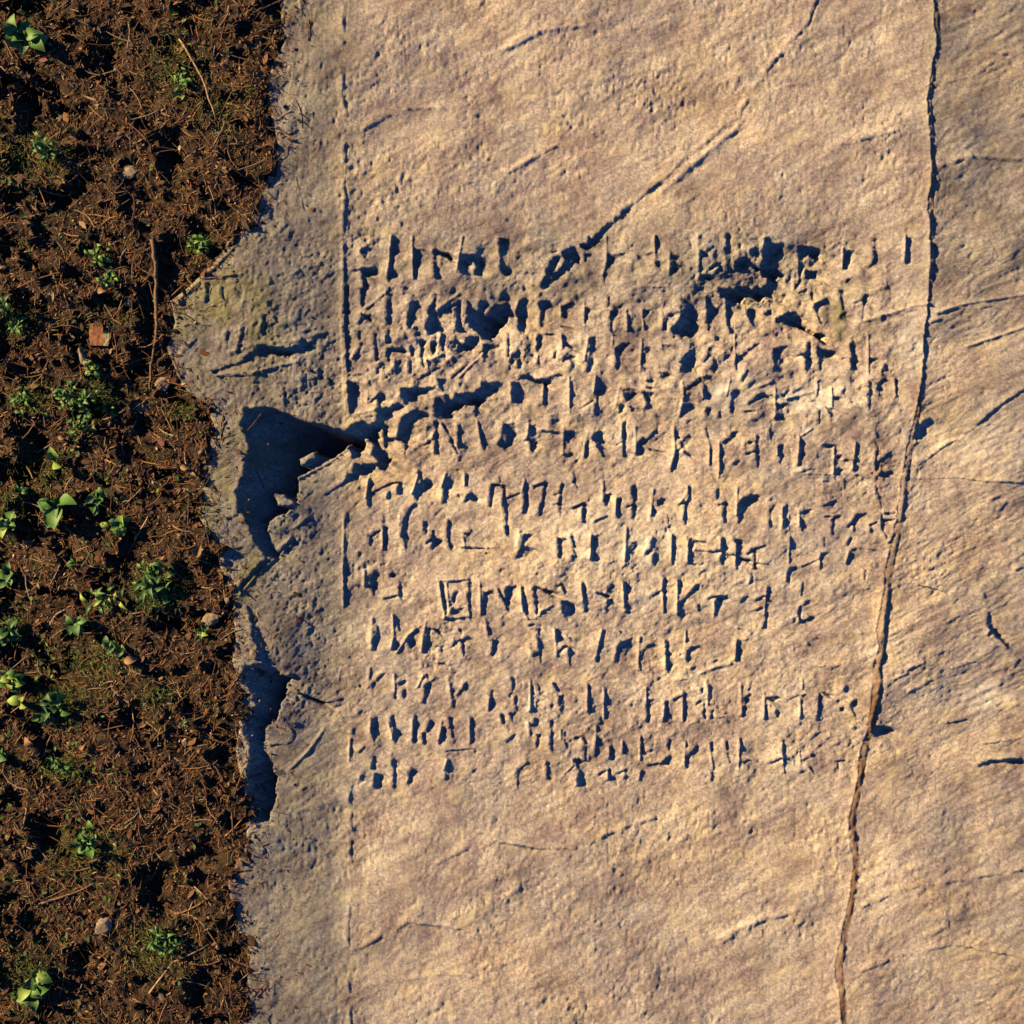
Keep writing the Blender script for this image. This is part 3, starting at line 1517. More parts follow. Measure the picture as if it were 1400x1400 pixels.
def rock_material():
    m, nt, b = new_mat("sandstone")
    geo = N(nt, "ShaderNodeNewGeometry")
    P = geo.outputs["Position"]
    at = N(nt, "ShaderNodeAttribute", attribute_name="stain_shade")
    sep = N(nt, "ShaderNodeSeparateColor"); nt.links.new(at.outputs["Color"], sep.inputs[0])
    moss, iron, grey = sep.outputs[0], sep.outputs[1], sep.outputs[2]
    base = ramp(nt, noise(nt, P, 3.0, 6, 0.65), [(0.30, (0.225, 0.175, 0.175)), (0.45, (0.335, 0.282, 0.255)), (0.60, (0.42, 0.370, 0.325)), (0.75, (0.48, 0.45, 0.405))])
    fine = ramp(nt, noise(nt, P, 55, 5, 0.7), [(0.28, (0.42, 0.36, 0.38)), (0.44, (0.80, 0.76, 0.78)), (0.56, (1.06, 1.05, 1.03)), (0.72, (1.45, 1.45, 1.32))])
    c = mix(nt, 1.0, base, fine, 'MULTIPLY')
    grit = ramp(nt, noise(nt, P, 160, 3, 0.8), [(0.3, (0.72, 0.70, 0.70)), (0.5, (1, 1, 1)), (0.72, (1.22, 1.22, 1.2))])
    c = mix(nt, 1.0, c, grit, 'MULTIPLY')
    # ochre and mauve patches
    och = ramp(nt, noise(nt, P, 7.5, 4, 0.6), [(0.52, (0, 0, 0)), (0.66, (1, 1, 1))])
    c = mix(nt, math_n(nt, 'MULTIPLY', och, 0.40), c, (0.48, 0.41, 0.25))
    mau = ramp(nt, noise(nt, P, 11.3, 4, 0.6), [(0.55, (0, 0, 0)), (0.68, (1, 1, 1))])
    c = mix(nt, math_n(nt, 'MULTIPLY', mau, 0.35), c, (0.25, 0.195, 0.21))
    mr = N(nt, "ShaderNodeMapping"); mr.inputs["Rotation"].default_value = (0, 0, math.radians(-24)); nt.links.new(P, mr.inputs[0])
    mp = N(nt, "ShaderNodeMapping"); mp.inputs["Scale"].default_value = (1.6, 13, 4)
    nt.links.new(mr.outputs[0], mp.inputs[0])
    band = ramp(nt, noise(nt, mp.outputs[0], 1.0, 5, 0.65), [(0.34, (0.74, 0.70, 0.68)), (0.5, (1.0, 1.0, 1.0)), (0.66, (1.16, 1.14, 1.06))])
    c = mix(nt, 1.0, c, band, 'MULTIPLY')
    big = ramp(nt, noise(nt, P, 1.1, 3, 0.5), [(0.38, (0.84, 0.84, 0.88)), (0.52, (1.0, 1.0, 1.0)), (0.64, (1.10, 1.06, 0.96))])
    c = mix(nt, 1.0, c, big, 'MULTIPLY')
    # dark lichen specks
    spk = ramp(nt, noise(nt, P, 38, 6, 0.75), [(0.60, (0, 0, 0)), (0.68, (1, 1, 1))])
    c = mix(nt, math_n(nt, 'MULTIPLY', spk, 0.35), c, (0.085, 0.075, 0.065))
    c = mix(nt, grey, c, mix(nt, 1.0, c, (0.52, 0.57, 0.62), 'MULTIPLY'))  # cool grey tint: greyer stone and painted-in shade
    c = mix(nt, math_n(nt, 'SUBTRACT', 1.0, at.outputs["Alpha"]), c, (0.62, 0.60, 0.55))
    c = mix(nt, moss, c, mix(nt, noise(nt, P, 60, 4), (0.05, 0.06, 0.018), (0.16, 0.15, 0.055)))
    c = mix(nt, iron, c, mix(nt, noise(nt, P, 70, 4), (0.085, 0.040, 0.025), (0.24, 0.125, 0.065)))
    nt.links.new(c, b.inputs["Base Color"])
    b.inputs["Roughness"].default_value = 0.92
    b.inputs["Specular IOR Level"].default_value = 0.2
    bump = N(nt, "ShaderNodeBump"); bump.inputs["Strength"].default_value = 0.8; bump.inputs["Distance"].default_value = 0.007
    nt.links.new(noise(nt, P, 120, 4, 0.75), bump.inputs["Height"])
    nt.links.new(bump.outputs[0], b.inputs["Normal"])
    return m
def soil_material():
    m, nt, b = new_mat("soil")
    geo = N(nt, "ShaderNodeNewGeometry"); P = geo.outputs["Position"]
    c = ramp(nt, noise(nt, P, 9, 6, 0.7), [(0.3, (0.014, 0.010, 0.008)), (0.5, (0.034, 0.021, 0.014)), (0.7, (0.066, 0.040, 0.023))])
    f = ramp(nt, noise(nt, P, 110, 4, 0.8), [(0.3, (0.45, 0.4, 0.4)), (0.55, (1, 1, 1)), (0.75, (1.9, 1.7, 1.5))])
    c = mix(nt, 1.0, c, f, 'MULTIPLY')
    g = ramp(nt, noise(nt, P, 4.3, 4, 0.6), [(0.54, (0, 0, 0)), (0.66, (1, 1, 1))])
    c = mix(nt, math_n(nt, 'MULTIPLY', g, 0.45), c, (0.035, 0.036, 0.010))
    nt.links.new(c, b.inputs["Base Color"]); b.inputs["Roughness"].default_value = 0.95
    b.inputs["Specular IOR Level"].default_value = 0.15
    bump = N(nt, "ShaderNodeBump"); bump.inputs["Strength"].default_value = 0.8; bump.inputs["Distance"].default_value = 0.006
    nt.links.new(noise(nt, P, 90, 5, 0.8), bump.inputs["Height"]); nt.links.new(bump.outputs[0], b.inputs["Normal"])
    return m
def tint_material(name, rough=0.8):          # colour from a per-face attribute, with grain
    m, nt, b = new_mat(name)
    at = N(nt, "ShaderNodeAttribute", attribute_name="tint")
    geo = N(nt, "ShaderNodeNewGeometry"); P = geo.outputs["Position"]
    f = ramp(nt, noise(nt, P, 130, 3, 0.7), [(0.3, (0.6, 0.6, 0.6)), (0.6, (1.1, 1.1, 1.1))])
    nt.links.new(mix(nt, 1.0, at.outputs["Color"], f, 'MULTIPLY'), b.inputs["Base Color"])
    b.inputs["Roughness"].default_value = rough; b.inputs["Specular IOR Level"].default_value = 0.25
    return m
def plain_material(name, c1, c2, scale=40, rough=0.8, stretch=None):
    m, nt, b = new_mat(name)
    tc = N(nt, "ShaderNodeTexCoord"); v = tc.outputs["Object"]
    if stretch:
        mp = N(nt, "ShaderNodeMapping"); mp.inputs["Scale"].default_value = stretch
        nt.links.new(v, mp.inputs[0]); v = mp.outputs[0]
    f = noise(nt, v, scale, 5, 0.65)
    nt.links.new(ramp(nt, f, [(0.35, c1), (0.65, c2)]), b.inputs["Base Color"])
    b.inputs["Roughness"].default_value = rough; b.inputs["Specular IOR Level"].default_value = 0.3
    bump = N(nt, "ShaderNodeBump"); bump.inputs["Strength"].default_value = 0.5; bump.inputs["Distance"].default_value = 0.003
    nt.links.new(f, bump.inputs["Height"]); nt.links.new(bump.outputs[0], b.inputs["Normal"])
    return m
ROCK = rock_material(); SOIL = soil_material(); LITTER = tint_material("dry_litter")
BARK = plain_material("twig_bark", (0.07, 0.035, 0.018), (0.20, 0.11, 0.055), 60, 0.85)
PALEBARK = plain_material("pale_twig_bark", (0.16, 0.09, 0.05), (0.36, 0.24, 0.14), 60, 0.85)
BRICK = plain_material("weathered_brick", (0.13, 0.045, 0.025), (0.25, 0.105, 0.05), 30, 0.9)
STONE = plain_material("loose_stone", (0.10, 0.07, 0.05), (0.26, 0.20, 0.14), 45, 0.95)
DEADLEAF = plain_material("dead_leaf", (0.14, 0.07, 0.03), (0.30, 0.17, 0.075), 50, 0.8)
def leaf_mat(name, c1, c2):
    m = plain_material(name, c1, c2, 45, 0.5)
    b = m.node_tree.nodes["Principled BSDF"]
    b.inputs["Transmission Weight"].default_value = 0.0
    return m
GREEN = [leaf_mat("leaf_deep_green", (0.022, 0.062, 0.014), (0.045, 0.105, 0.022)),
         leaf_mat("leaf_mid_green", (0.042, 0.105, 0.016), (0.085, 0.175, 0.03)),
         leaf_mat("leaf_yellow_green", (0.12, 0.19, 0.025), (0.22, 0.29, 0.05))]

# ---------------------------------------------------------------- mesh helpers
C = sc.collection
def from_arrays(name, verts, faces, mat, parent=None, loops_color=None, attr=None):
    me = bpy.data.meshes.new(name)
    verts = np.ascontiguousarray(verts, np.float32); faces = np.ascontiguousarray(faces, np.int32)
    nv, nf, k = len(verts), len(faces), faces.shape[1]
    me.vertices.add(nv); me.vertices.foreach_set("co", verts.ravel())
    me.loops.add(nf * k); me.loops.foreach_set("vertex_index", faces.ravel())
    me.polygons.add(nf)
    me.polygons.foreach_set("loop_start", np.arange(0, nf * k, k, dtype=np.int32))
    me.update(calc_edges=True)
    if attr is not None:
        nm, dom, col = attr
        a = me.color_attributes.new(name=nm, type='FLOAT_COLOR', domain=dom)
        rgba = np.ones((len(col), 4), np.float32); rgba[:, :col.shape[1]] = col
        a.data.foreach_set("color", rgba.ravel())
    me.materials.append(mat)
    o = bpy.data.objects.new(name, me); C.objects.link(o)
    if parent: o.parent = parent
    return o
def tag(o, label=None, cat=None, group=None, kind=None):
    if label: o["label"] = label
    if cat: o["category"] = cat
    if group: o["group"] = group
    if kind: o["kind"] = kind
    return o
def empty(name, loc, rz=0):
    e = bpy.data.objects.new(name, None); C.objects.link(e)
    e.location = loc; e.rotation_euler = (0, 0, rz); e.empty_display_size = 0.05
    return e
def soil_z(px, py):
    return float(soil_height(np.array([float(px)]), np.array([float(py)]))[0])
def rock_z(px, py):
    return float(rock_height(np.array([float(px)]), np.array([float(py)]))[0])
def ground_z(px, py):
    return max(soil_z(px, py), rock_z(px, py))

# ---------------------------------------------------------------- the rock, split into its slabs and its letters
def axis(parts):
    out = [np.arange(a, b, s) for a, b, s in parts]
    return np.concatenate(out + [np.array([parts[-1][1]], float)])
xs = axis([(210, 300, 1.8), (300, 1300, 1.25), (1300, 1420, 2.0), (1420, 1700, 14)])
ys = axis([(-320, -20, 14), (-20, 322, 2.2), (322, 1078, 1.25), (1078, 1420, 2.2), (1420, 1720, 14)])
X, Y = np.meshgrid(xs, ys)
Z = rock_height(X, Y)
ny, nx = X.shape
V = np.stack([(X - 700) * PXM, (700 - Y) * PXM, Z], -1).reshape(-1, 3)
# stone stains (moss, iron); grey: greyer stone plus cool shade painted into the colour
mossn = fbm(X, Y, 30, 3, 81) * 0.5 + 0.5
moss = blob(X, Y, 1164, 432, 26, 26) * 1.0 + 0.7 * blob(X, Y, 644, 912, 16, 12) + 0.35 * blob(X, Y, 1300, 570, 30, 18) + 0.5 * blob(X, Y, 1215, 680, 12, 40) * 0 \
    + 0.55 * blob(X, Y, 300, 440, 60, 90) + 0.5 * blob(X, Y, 340, 780, 30, 60) + 0.45 * blob(X, Y, 330, 640, 40, 60) + 0.3 * blob(X, Y, 365, 420, 30, 50) \
    + 0.45 * blob(X, Y, 1365, 830, 10, 30) + 0.3 * blob(X, Y, 1220, 1050, 25, 25)
moss = np.clip(moss * sstep(0.30, 0.68, mossn) * 1.3, 0, 0.85)
e = xat(EDGE, Y); c = xat(CRACK, Y)
iron = sstep(e - 1, e + 2, X) * sstep(c + 3, c - 1, X) * (0.45 + 0.5 * sstep(820, 1000, Y))
iron = iron + 0.35 * blob(X, Y, 1253, 560, 10, 14) + 0.5 * blob(X, Y, 1250, 540, 9, 12) + 0.4 * blob(X, Y, 697, 750, 8, 9) + 0.5 * blob(X, Y, 1194, 986, 9, 26) \
    + 0.35 * blob(X, Y, 1201, 650, 5, 60) + 0.25 * blob(X, Y, 520, 620, 40, 30)
iron = np.clip(iron * (0.5 + 0.8 * mossn), 0, 0.9)
grey = 0.9 * sstep(500, 430, X) * (0.6 + 0.4 * mossn) + 0.4 * blob(X, Y, 1020, 370, 120, 50) + 0.35 * sstep(1250, 1300, X) * sstep(0.4, 0.7, fbm(X, Y, 50, 3, 85) * 0.5 + 0.5) \
    + 0.35 * sstep(560, 480, X) + (0.75 * blob(X, Y, 760, 370, 360, 75) + 0.35 * blob(X, Y, 620, 560, 130, 50) + 0.3 * blob(X, Y, 1000, 560, 160, 40)) * (0.4 + mossn) + 0.5 * sstep(1250, 1280, X) * sstep(480, 340, Y)  # broad patches over the upper rows paint in bluish shade
grey = np.clip(grey, 0, 1)
palen = sstep(0.45, 0.7, fbm(X, Y, 14, 3, 140) * 0.5 + 0.5)
pale = blob(X, Y, 1115, 545, 40, 16) + 0.9 * blob(X, Y, 1090, 645, 12, 8) + 0.8 * blob(X, Y, 1105, 590, 14, 8) + 0.7 * blob(X, Y, 990, 540, 26, 20) + 0.5 * blob(X, Y, 1350, 950, 50, 20) \
    + 0.5 * blob(X, Y, 1090, 1045, 14, 14) + 0.35 * blob(X, Y, 900, 760, 200, 60) + 0.35 * blob(X, Y, 1240, 470, 20, 90) + 0.3 * blob(X, Y, 1330, 620, 60, 60)
pale = np.clip(pale * (0.35 + 0.65 * palen), 0, 0.75)
STAIN_SHADE = np.stack([moss, iron, grey, 1 - pale], -1).reshape(-1, 4)

idx = np.arange(ny * nx).reshape(ny, nx)
F = np.stack([idx[1:, :-1], idx[1:, 1:], idx[:-1, 1:], idx[:-1, :-1]], -1).reshape(-1, 4)
fx = ((X[1:, 1:] + X[:-1, :-1]) / 2).ravel(); fy = ((Y[1:, 1:] + Y[:-1, :-1]) / 2).ravel()
ix = np.clip((fx - GX0).astype(int), 0, GW - 1); iy = np.clip((fy - GY0).astype(int), 0, GH - 1)
fl = label[iy, ix]
fl = np.where((fx > GX0) & (fx < GX1) & (fy > GY0) & (fy < GY1), fl, 0)
fe = xat(CRACK, fy)
fl = np.where(fx > fe, -1, fl)                     # across the cleft: the plain slab
# wedge split off by the rusty fracture beside the cleft
WEDGE = [(1197, 575), (1198, 632), (1196, 665), (1202, 690), (1204, 726), (1215, 742), (1224, 730), (1236, 690), (1242, 640), (1246, 590)]
wd = poly_sd(fx, fy, WEDGE)
fl = np.where((wd < 0) & (fl == 0), -2, fl)
def submesh(name, sel, parent=None):
    f = F[sel]
    u, inv = np.unique(f.ravel(), return_inverse=True)
    return from_arrays(name, V[u], inv.reshape(-1, 4), ROCK, parent, attr=("stain_shade", 'POINT', STAIN_SHADE[u]))
slab = submesh("inscribed_rock_slab", fl == 0)
tag(slab, "pale tan rock slab covered in rows of carved letters, left of the long rusty crack", "rock slab")
plain = submesh("plain_rock_slab", fl == -1)
tag(plain, "uninscribed streaky tan rock slab along the right edge, beyond the long crack", "rock slab")
submesh("split_wedge", fl == -2, slab)
order = np.argsort(fl, kind='stable'); sf = fl[order]
for k in range(1, N_LETTERS + 1):
    a, b_ = np.searchsorted(sf, k), np.searchsorted(sf, k + 1)
    if b_ - a < 6: continue
    submesh("carved_letter", order[a:b_], slab)

# ---------------------------------------------------------------- soil bank on the left
sx_ = axis([(-260, -160, 12), (-160, -20, 3.5), (-20, 400, 1.7), (400, 450, 3)])
sy_ = axis([(-320, -160, 12), (-160, -20, 4), (-20, 1420, 2.0), (1420, 1560, 4), (1560, 1720, 12)])
SX, SY = np.meshgrid(sx_, sy_)
SZ = soil_height(SX, SY)
n1, n2 = SX.shape
SV = np.stack([(SX - 700) * PXM, (700 - SY) * PXM, SZ], -1).reshape(-1, 3)
ii = np.arange(n1 * n2).reshape(n1, n2)
SF = np.stack([ii[1:, :-1], ii[1:, 1:], ii[:-1, 1:], ii[:-1, :-1]], -1).reshape(-1, 4)
soil = from_arrays("soil", SV, SF, SOIL); tag(soil, kind="structure")
# wider ground that the slabs rest in
gn = 60
gxs = np.linspace(-60, 60, gn + 1); GXm, GYm = np.meshgrid(gxs, gxs)
gz = -0.50 + 0.05 * np.sin(GXm * 0.9) * np.cos(GYm * 0.7)
gV = np.stack([GXm, GYm, gz], -1).reshape(-1, 3); gi = np.arange((gn + 1) ** 2).reshape(gn + 1, gn + 1)
gF = np.stack([gi[:-1, :-1], gi[:-1, 1:], gi[1:, 1:], gi[1:, :-1]], -1).reshape(-1, 4)
tag(from_arrays("ground", gV, gF, SOIL), kind="structure")

# ---------------------------------------------------------------- leaf litter, needles, grass: uncountable, real geometry
def soil_points(n, xlo=-150, xhi=430, ylo=-150, yhi=1550, spill=6):
    n = int(n * 1.3)
    x = rng.uniform(xlo, xhi, n * 2); y = rng.uniform(ylo, yhi, n * 2)
    ok = x < xat(SOIL_EDGE, y) - 8 + rng.exponential(spill, n * 2) * rng.choice([1, 1, 1.5, 5.0], n * 2)
    return x[ok][:n], y[ok][:n]
def gz_arr(x, y):
    return np.maximum(soil_height(x, y), rock_height(x, y))
BROWNS = np.array([(0.10, 0.045, 0.020), (0.15, 0.065, 0.025), (0.06, 0.030, 0.016), (0.20, 0.10, 0.045), (0.045, 0.025, 0.018), (0.17, 0.12, 0.07), (0.12, 0.04, 0.025), (0.26, 0.19, 0.12)])
BPROB = np.array([0.24, 0.18, 0.18, 0.10, 0.14, 0.06, 0.07, 0.03])
def needles(n, lo, hi, wlo, whi, name, cols, prob, lift=0.006, tilt=0.25):
    x, y = soil_points(n); n = len(x)
    L = rng.uniform(lo, hi, n) * PXM; w = rng.uniform(wlo, whi, n) * PXM; a = rng.uniform(0, math.pi, n)
    wx, wy = (x - 700) * PXM, (700 - y) * PXM
    dx, dy = np.cos(a), np.sin(a); bend = rng.normal(0, 0.12, n)
    V = []
    z0 = gz_arr(x, y) + rng.uniform(0.001, lift, n)
    tl = rng.normal(0, tilt, n)
    for t in (-0.5, 0.0, 0.5):
        px = wx + dx * L * t - dy * L * bend * (t * t - 0.125) * 2; py = wy + dy * L * t + dx * L * bend * (t * t - 0.125) * 2
        z = z0 + tl * L * t + 0.25 * np.abs(t) * L * 0
        ww = w * (1 - 0.5 * abs(t) * 2 * 0.6)
        V.append(np.stack([px - dy * ww / 2, py + dx * ww / 2, z], -1)); V.append(np.stack([px + dy * ww / 2, py - dx * ww / 2, z + w * 0.3], -1))
    V = np.stack(V, 1).reshape(-1, 3)
    b = (np.arange(n) * 6)[:, None]
    f = np.stack([b + np.array([[0, 1, 3, 2]]), b + np.array([[2, 3, 5, 4]])], 1).reshape(-1, 4)
    ci = rng.choice(len(cols), n, p=prob)
    col = cols[ci] * rng.uniform(0.7, 1.3, (n, 1))
    return from_arrays(name, V, f, LITTER, attr=("tint", 'POINT', np.repeat(col, 6, 0)))
tag(needles(26000, 4, 13, 0.5, 1.1, "pine_needles", BROWNS, BPROB), "brown dry needles and stalks lying all over the soil", "needles", kind="stuff")
def leaf_bits(n, lo, hi, name, cols, prob):
    x, y = soil_points(n, spill=9); n = len(x)
    s = rng.uniform(lo, hi, n) * PXM; a = rng.uniform(0, 2 * math.pi, n); asp = rng.uniform(0.35, 0.8, n)
    wx, wy = (x - 700) * PXM, (700 - y) * PXM; z0 = gz_arr(x, y) + rng.uniform(0.001, 0.010, n)
    tx, ty = rng.normal(0, 0.45, n), rng.normal(0, 0.45, n)
    shape = [(-1, 0), (-0.3, 0.8), (0.5, 0.7), (1.1, 0), (0.4, -0.8), (-0.4, -0.7)]
    V = []
    for u, v in shape:
        uu = u * s / 2 * rng.uniform(0.8, 1.2, n); vv = v * s * asp / 2 * rng.uniform(0.8, 1.2, n)
        V.append(np.stack([wx + uu * np.cos(a) - vv * np.sin(a), wy + uu * np.sin(a) + vv * np.cos(a), z0 + tx * uu + ty * vv + 0.2 * s * (u * u) * 0.3], -1))
    V = np.stack(V, 1).reshape(-1, 3); b = (np.arange(n) * 6)[:, None]
    f = np.stack([b + np.array([[0, 3, 2, 1]]), b + np.array([[0, 5, 4, 3]])], 1).reshape(-1, 4)
    ci = rng.choice(len(cols), n, p=prob)
    return from_arrays(name, V, f, LITTER, attr=("tint", 'POINT', np.repeat(cols[ci] * rng.uniform(0.6, 1.3, (n, 1)), 6, 0)))
tag(leaf_bits(13000, 1.5, 6.5, "leaf_litter", BROWNS, BPROB), "crumbled brown dead leaves covering the soil", "leaf litter", kind="stuff")
GRASSY = [(215, 800, 30, 26, 900), (205, 812, 16, 20, 500), (90, 955, 40, 22, 500), (90, 1045, 34, 14, 420), (50, 545, 26, 20, 260), (130, 545, 34, 26, 420), (20, 690, 20, 20, 200), (20, 850, 18, 24, 260),
          (250, 560, 16, 14, 150), (150, 440, 90, 40, 150), (290, 700, 20, 30, 60), (130, 900, 50, 30, 350), (220, 945, 40, 20, 160), (30, 440, 26, 24, 260), (268, 336, 22, 10, 200), (60, 640, 40, 30, 300),
          (60, 220, 50, 40, 500), (240, 90, 40, 50, 400), (120, 1160, 60, 40, 600), (220, 1290, 50, 40, 500), (50, 1330, 40, 40, 400), (300, 150, 30, 30, 200)]
def grass():
    Vs = []; cols = []
    for cx_, cy_, rx, ry, n in GRASSY:
        n = int(n * 1.7)
        x = rng.normal(cx_, rx * 0.55, n); y = rng.normal(cy_, ry * 0.55, n)
        a = rng.uniform(0, 2 * math.pi, n); L = rng.uniform(4, 11, n) * PXM; w = rng.uniform(0.5, 1.1, n) * PXM
        z0 = gz_arr(x, y); wx, wy = (x - 700) * PXM, (700 - y) * PXM
        dx, dy = np.cos(a), np.sin(a); up = rng.uniform(0.3, 1.0, n)
        p = [np.stack([wx - dy * w / 2, wy + dx * w / 2, z0 - 0.002], -1), np.stack([wx + dy * w / 2, wy - dx * w / 2, z0 - 0.002], -1),
             np.stack([wx + dx * L * 0.5 + dy * w * 0.4, wy + dy * L * 0.5 - dx * w * 0.4, z0 + L * up * 0.6], -1), np.stack([wx + dx * L * 0.5 - dy * w * 0.4, wy + dy * L * 0.5 + dx * w * 0.4, z0 + L * up * 0.6], -1),
             np.stack([wx + dx * L + dy * w * 0.1, wy + dy * L - dx * w * 0.1, z0 + L * up * 0.8], -1), np.stack([wx + dx * L - dy * w * 0.1, wy + dy * L + dx * w * 0.1, z0 + L * up * 0.8], -1)]
        Vs.append(np.stack(p, 1).reshape(-1, 3))
        c = np.array([(0.06, 0.09, 0.016), (0.10, 0.12, 0.02), (0.035, 0.06, 0.012), (0.14, 0.11, 0.03)])[rng.choice(4, n, p=[.4, .25, .25, .1])] * rng.uniform(0.7, 1.3, (n, 1))
        cols.append(np.repeat(c, 6, 0))
    V = np.concatenate(Vs); n = len(V) // 6; b = (np.arange(n) * 6)[:, None]
    f = np.stack([b + np.array([[0, 1, 2, 3]]), b + np.array([[3, 2, 4, 5]])], 1).reshape(-1, 4)
    return from_arrays("grass", V, f, LITTER, attr=("tint", 'POINT', np.concatenate(cols)))
tag(grass(), "short moss-green grass and moss tufts in the soil", "grass", kind="stuff")

# leaflets of creeping ground cover, thickest along the left
def leaflets(n):
    x = rng.uniform(-60, 320, n * 6); y = rng.uniform(-60, 1460, n * 6)
    dens = sstep(0.02, 0.45, fbm(x, y, 55, 2, 120)) * (0.25 + 0.75 * sstep(230, 40, x))
    ok = (rng.uniform(0, 1, n * 6) < dens) & (x < xat(SOIL_EDGE, y) - 12)
    x, y = x[ok][:n], y[ok][:n]; n = len(x)
    s = rng.uniform(3, 8.5, n) * PXM; a = rng.uniform(0, 2 * math.pi, n); asp = rng.uniform(0.45, 0.75, n)
    wx, wy = (x - 700) * PXM, (700 - y) * PXM; z0 = gz_arr(x, y) + rng.uniform(0.006, 0.022, n)
    tx, ty = rng.normal(0, 0.4, n), rng.normal(0, 0.4, n); V = []
    for u, v in [(-1, 0), (-0.4, 0.7), (0.35, 0.75), (1.1, 0), (0.35, -0.75), (-0.4, -0.7)]:
        uu = u * s / 2; vv = v * s * asp / 2
        V.append(np.stack([wx + uu * np.cos(a) - vv * np.sin(a), wy + uu * np.sin(a) + vv * np.cos(a), z0 + tx * uu + ty * vv + 0.25 * np.abs(vv)], -1))
    V = np.stack(V, 1).reshape(-1, 3); b = (np.arange(n) * 6)[:, None]
    f = np.stack([b + np.array([[0, 3, 2, 1]]), b + np.array([[0, 5, 4, 3]])], 1).reshape(-1, 4)
    c = np.array([(0.025, 0.065, 0.014), (0.05, 0.11, 0.018), (0.10, 0.15, 0.03), (0.04, 0.05, 0.018)])[rng.choice(4, n, p=[.4, .3, .1, .2])] * rng.uniform(0.7, 1.2, (n, 1))
    return from_arrays("ground_cover", V, f, LITTER, attr=("tint", 'POINT', np.repeat(c, 6, 0)))
tag(leaflets(1500), "small dark green leaflets creeping over the soil on the left", "ground cover", kind="stuff")
tag(leaf_bits(700, 7, 17, "fallen_leaves", BROWNS * 0.8, BPROB), "larger curled brown leaves mixed into the litter", "fallen leaves", kind="stuff")

# ---------------------------------------------------------------- twigs
def tube(name, pts, r0, r1, mat, parent=None, sides=6, knobs=0.15):
    pts = [Vector(p) for p in pts]
    # subdivide
    P = []
    for a, b in zip(pts[:-1], pts[1:]):
        for k in range(4): P.append(a.lerp(b, k / 4))
    P.append(pts[-1])
    n = len(P); vs = []; fs = []
    for i, p in enumerate(P):
        t = (P[min(i + 1, n - 1)] - P[max(i - 1, 0)]).normalized()
        s = t.cross(Vector((0, 0, 1)));  s = s.normalized() if s.length > 1e-4 else Vector((1, 0, 0))
        u = s.cross(t).normalized()
        r = (r0 + (r1 - r0) * i / (n - 1)) * (1 + random.uniform(-knobs, knobs))
        q = p + Vector((random.uniform(-1, 1), random.uniform(-1, 1), 0)) * r * 0.5
        for k in range(sides):
            a = 2 * math.pi * k / sides
            vs.append(q + s * math.cos(a) * r + u * math.sin(a) * r)
    for i in range(n - 1):
        for k in range(sides):
            k2 = (k + 1) % sides
            fs.append((i * sides + k, i * sides + k2, (i + 1) * sides + k2, (i + 1) * sides + k))
    vs.append(P[0]); vs.append(P[-1]); a, b = len(vs) - 2, len(vs) - 1
    tri = [(a, (k + 1) % sides, k) for k in range(sides)] + [(b, (n - 1) * sides + k, (n - 1) * sides + (k + 1) % sides) for k in range(sides)]
    me = bpy.data.meshes.new(name); me.from_pydata([tuple(v) for v in vs], [], fs + tri); me.update()
    for p_ in me.polygons: p_.use_smooth = True
    me.materials.append(mat); o = bpy.data.objects.new(name, me); C.objects.link(o)
    if parent: o.parent = parent
    return o
def on_ground(pp, r):
    out = []
    for x, y in pp:
        wx, wy = W(x, y); out.append((wx, wy, ground_z(x, y) + r * 0.8))
    # a stiff stick bridges the dips
    zs = [p[2] for p in out]
    n = len(out)
    if n > 2:
        for i in range(1, n - 1):
            zs[i] = max(zs[i], (zs[i - 1] + zs[i + 1]) / 2)
    return [(p[0], p[1], z) for p, z in zip(out, zs)]
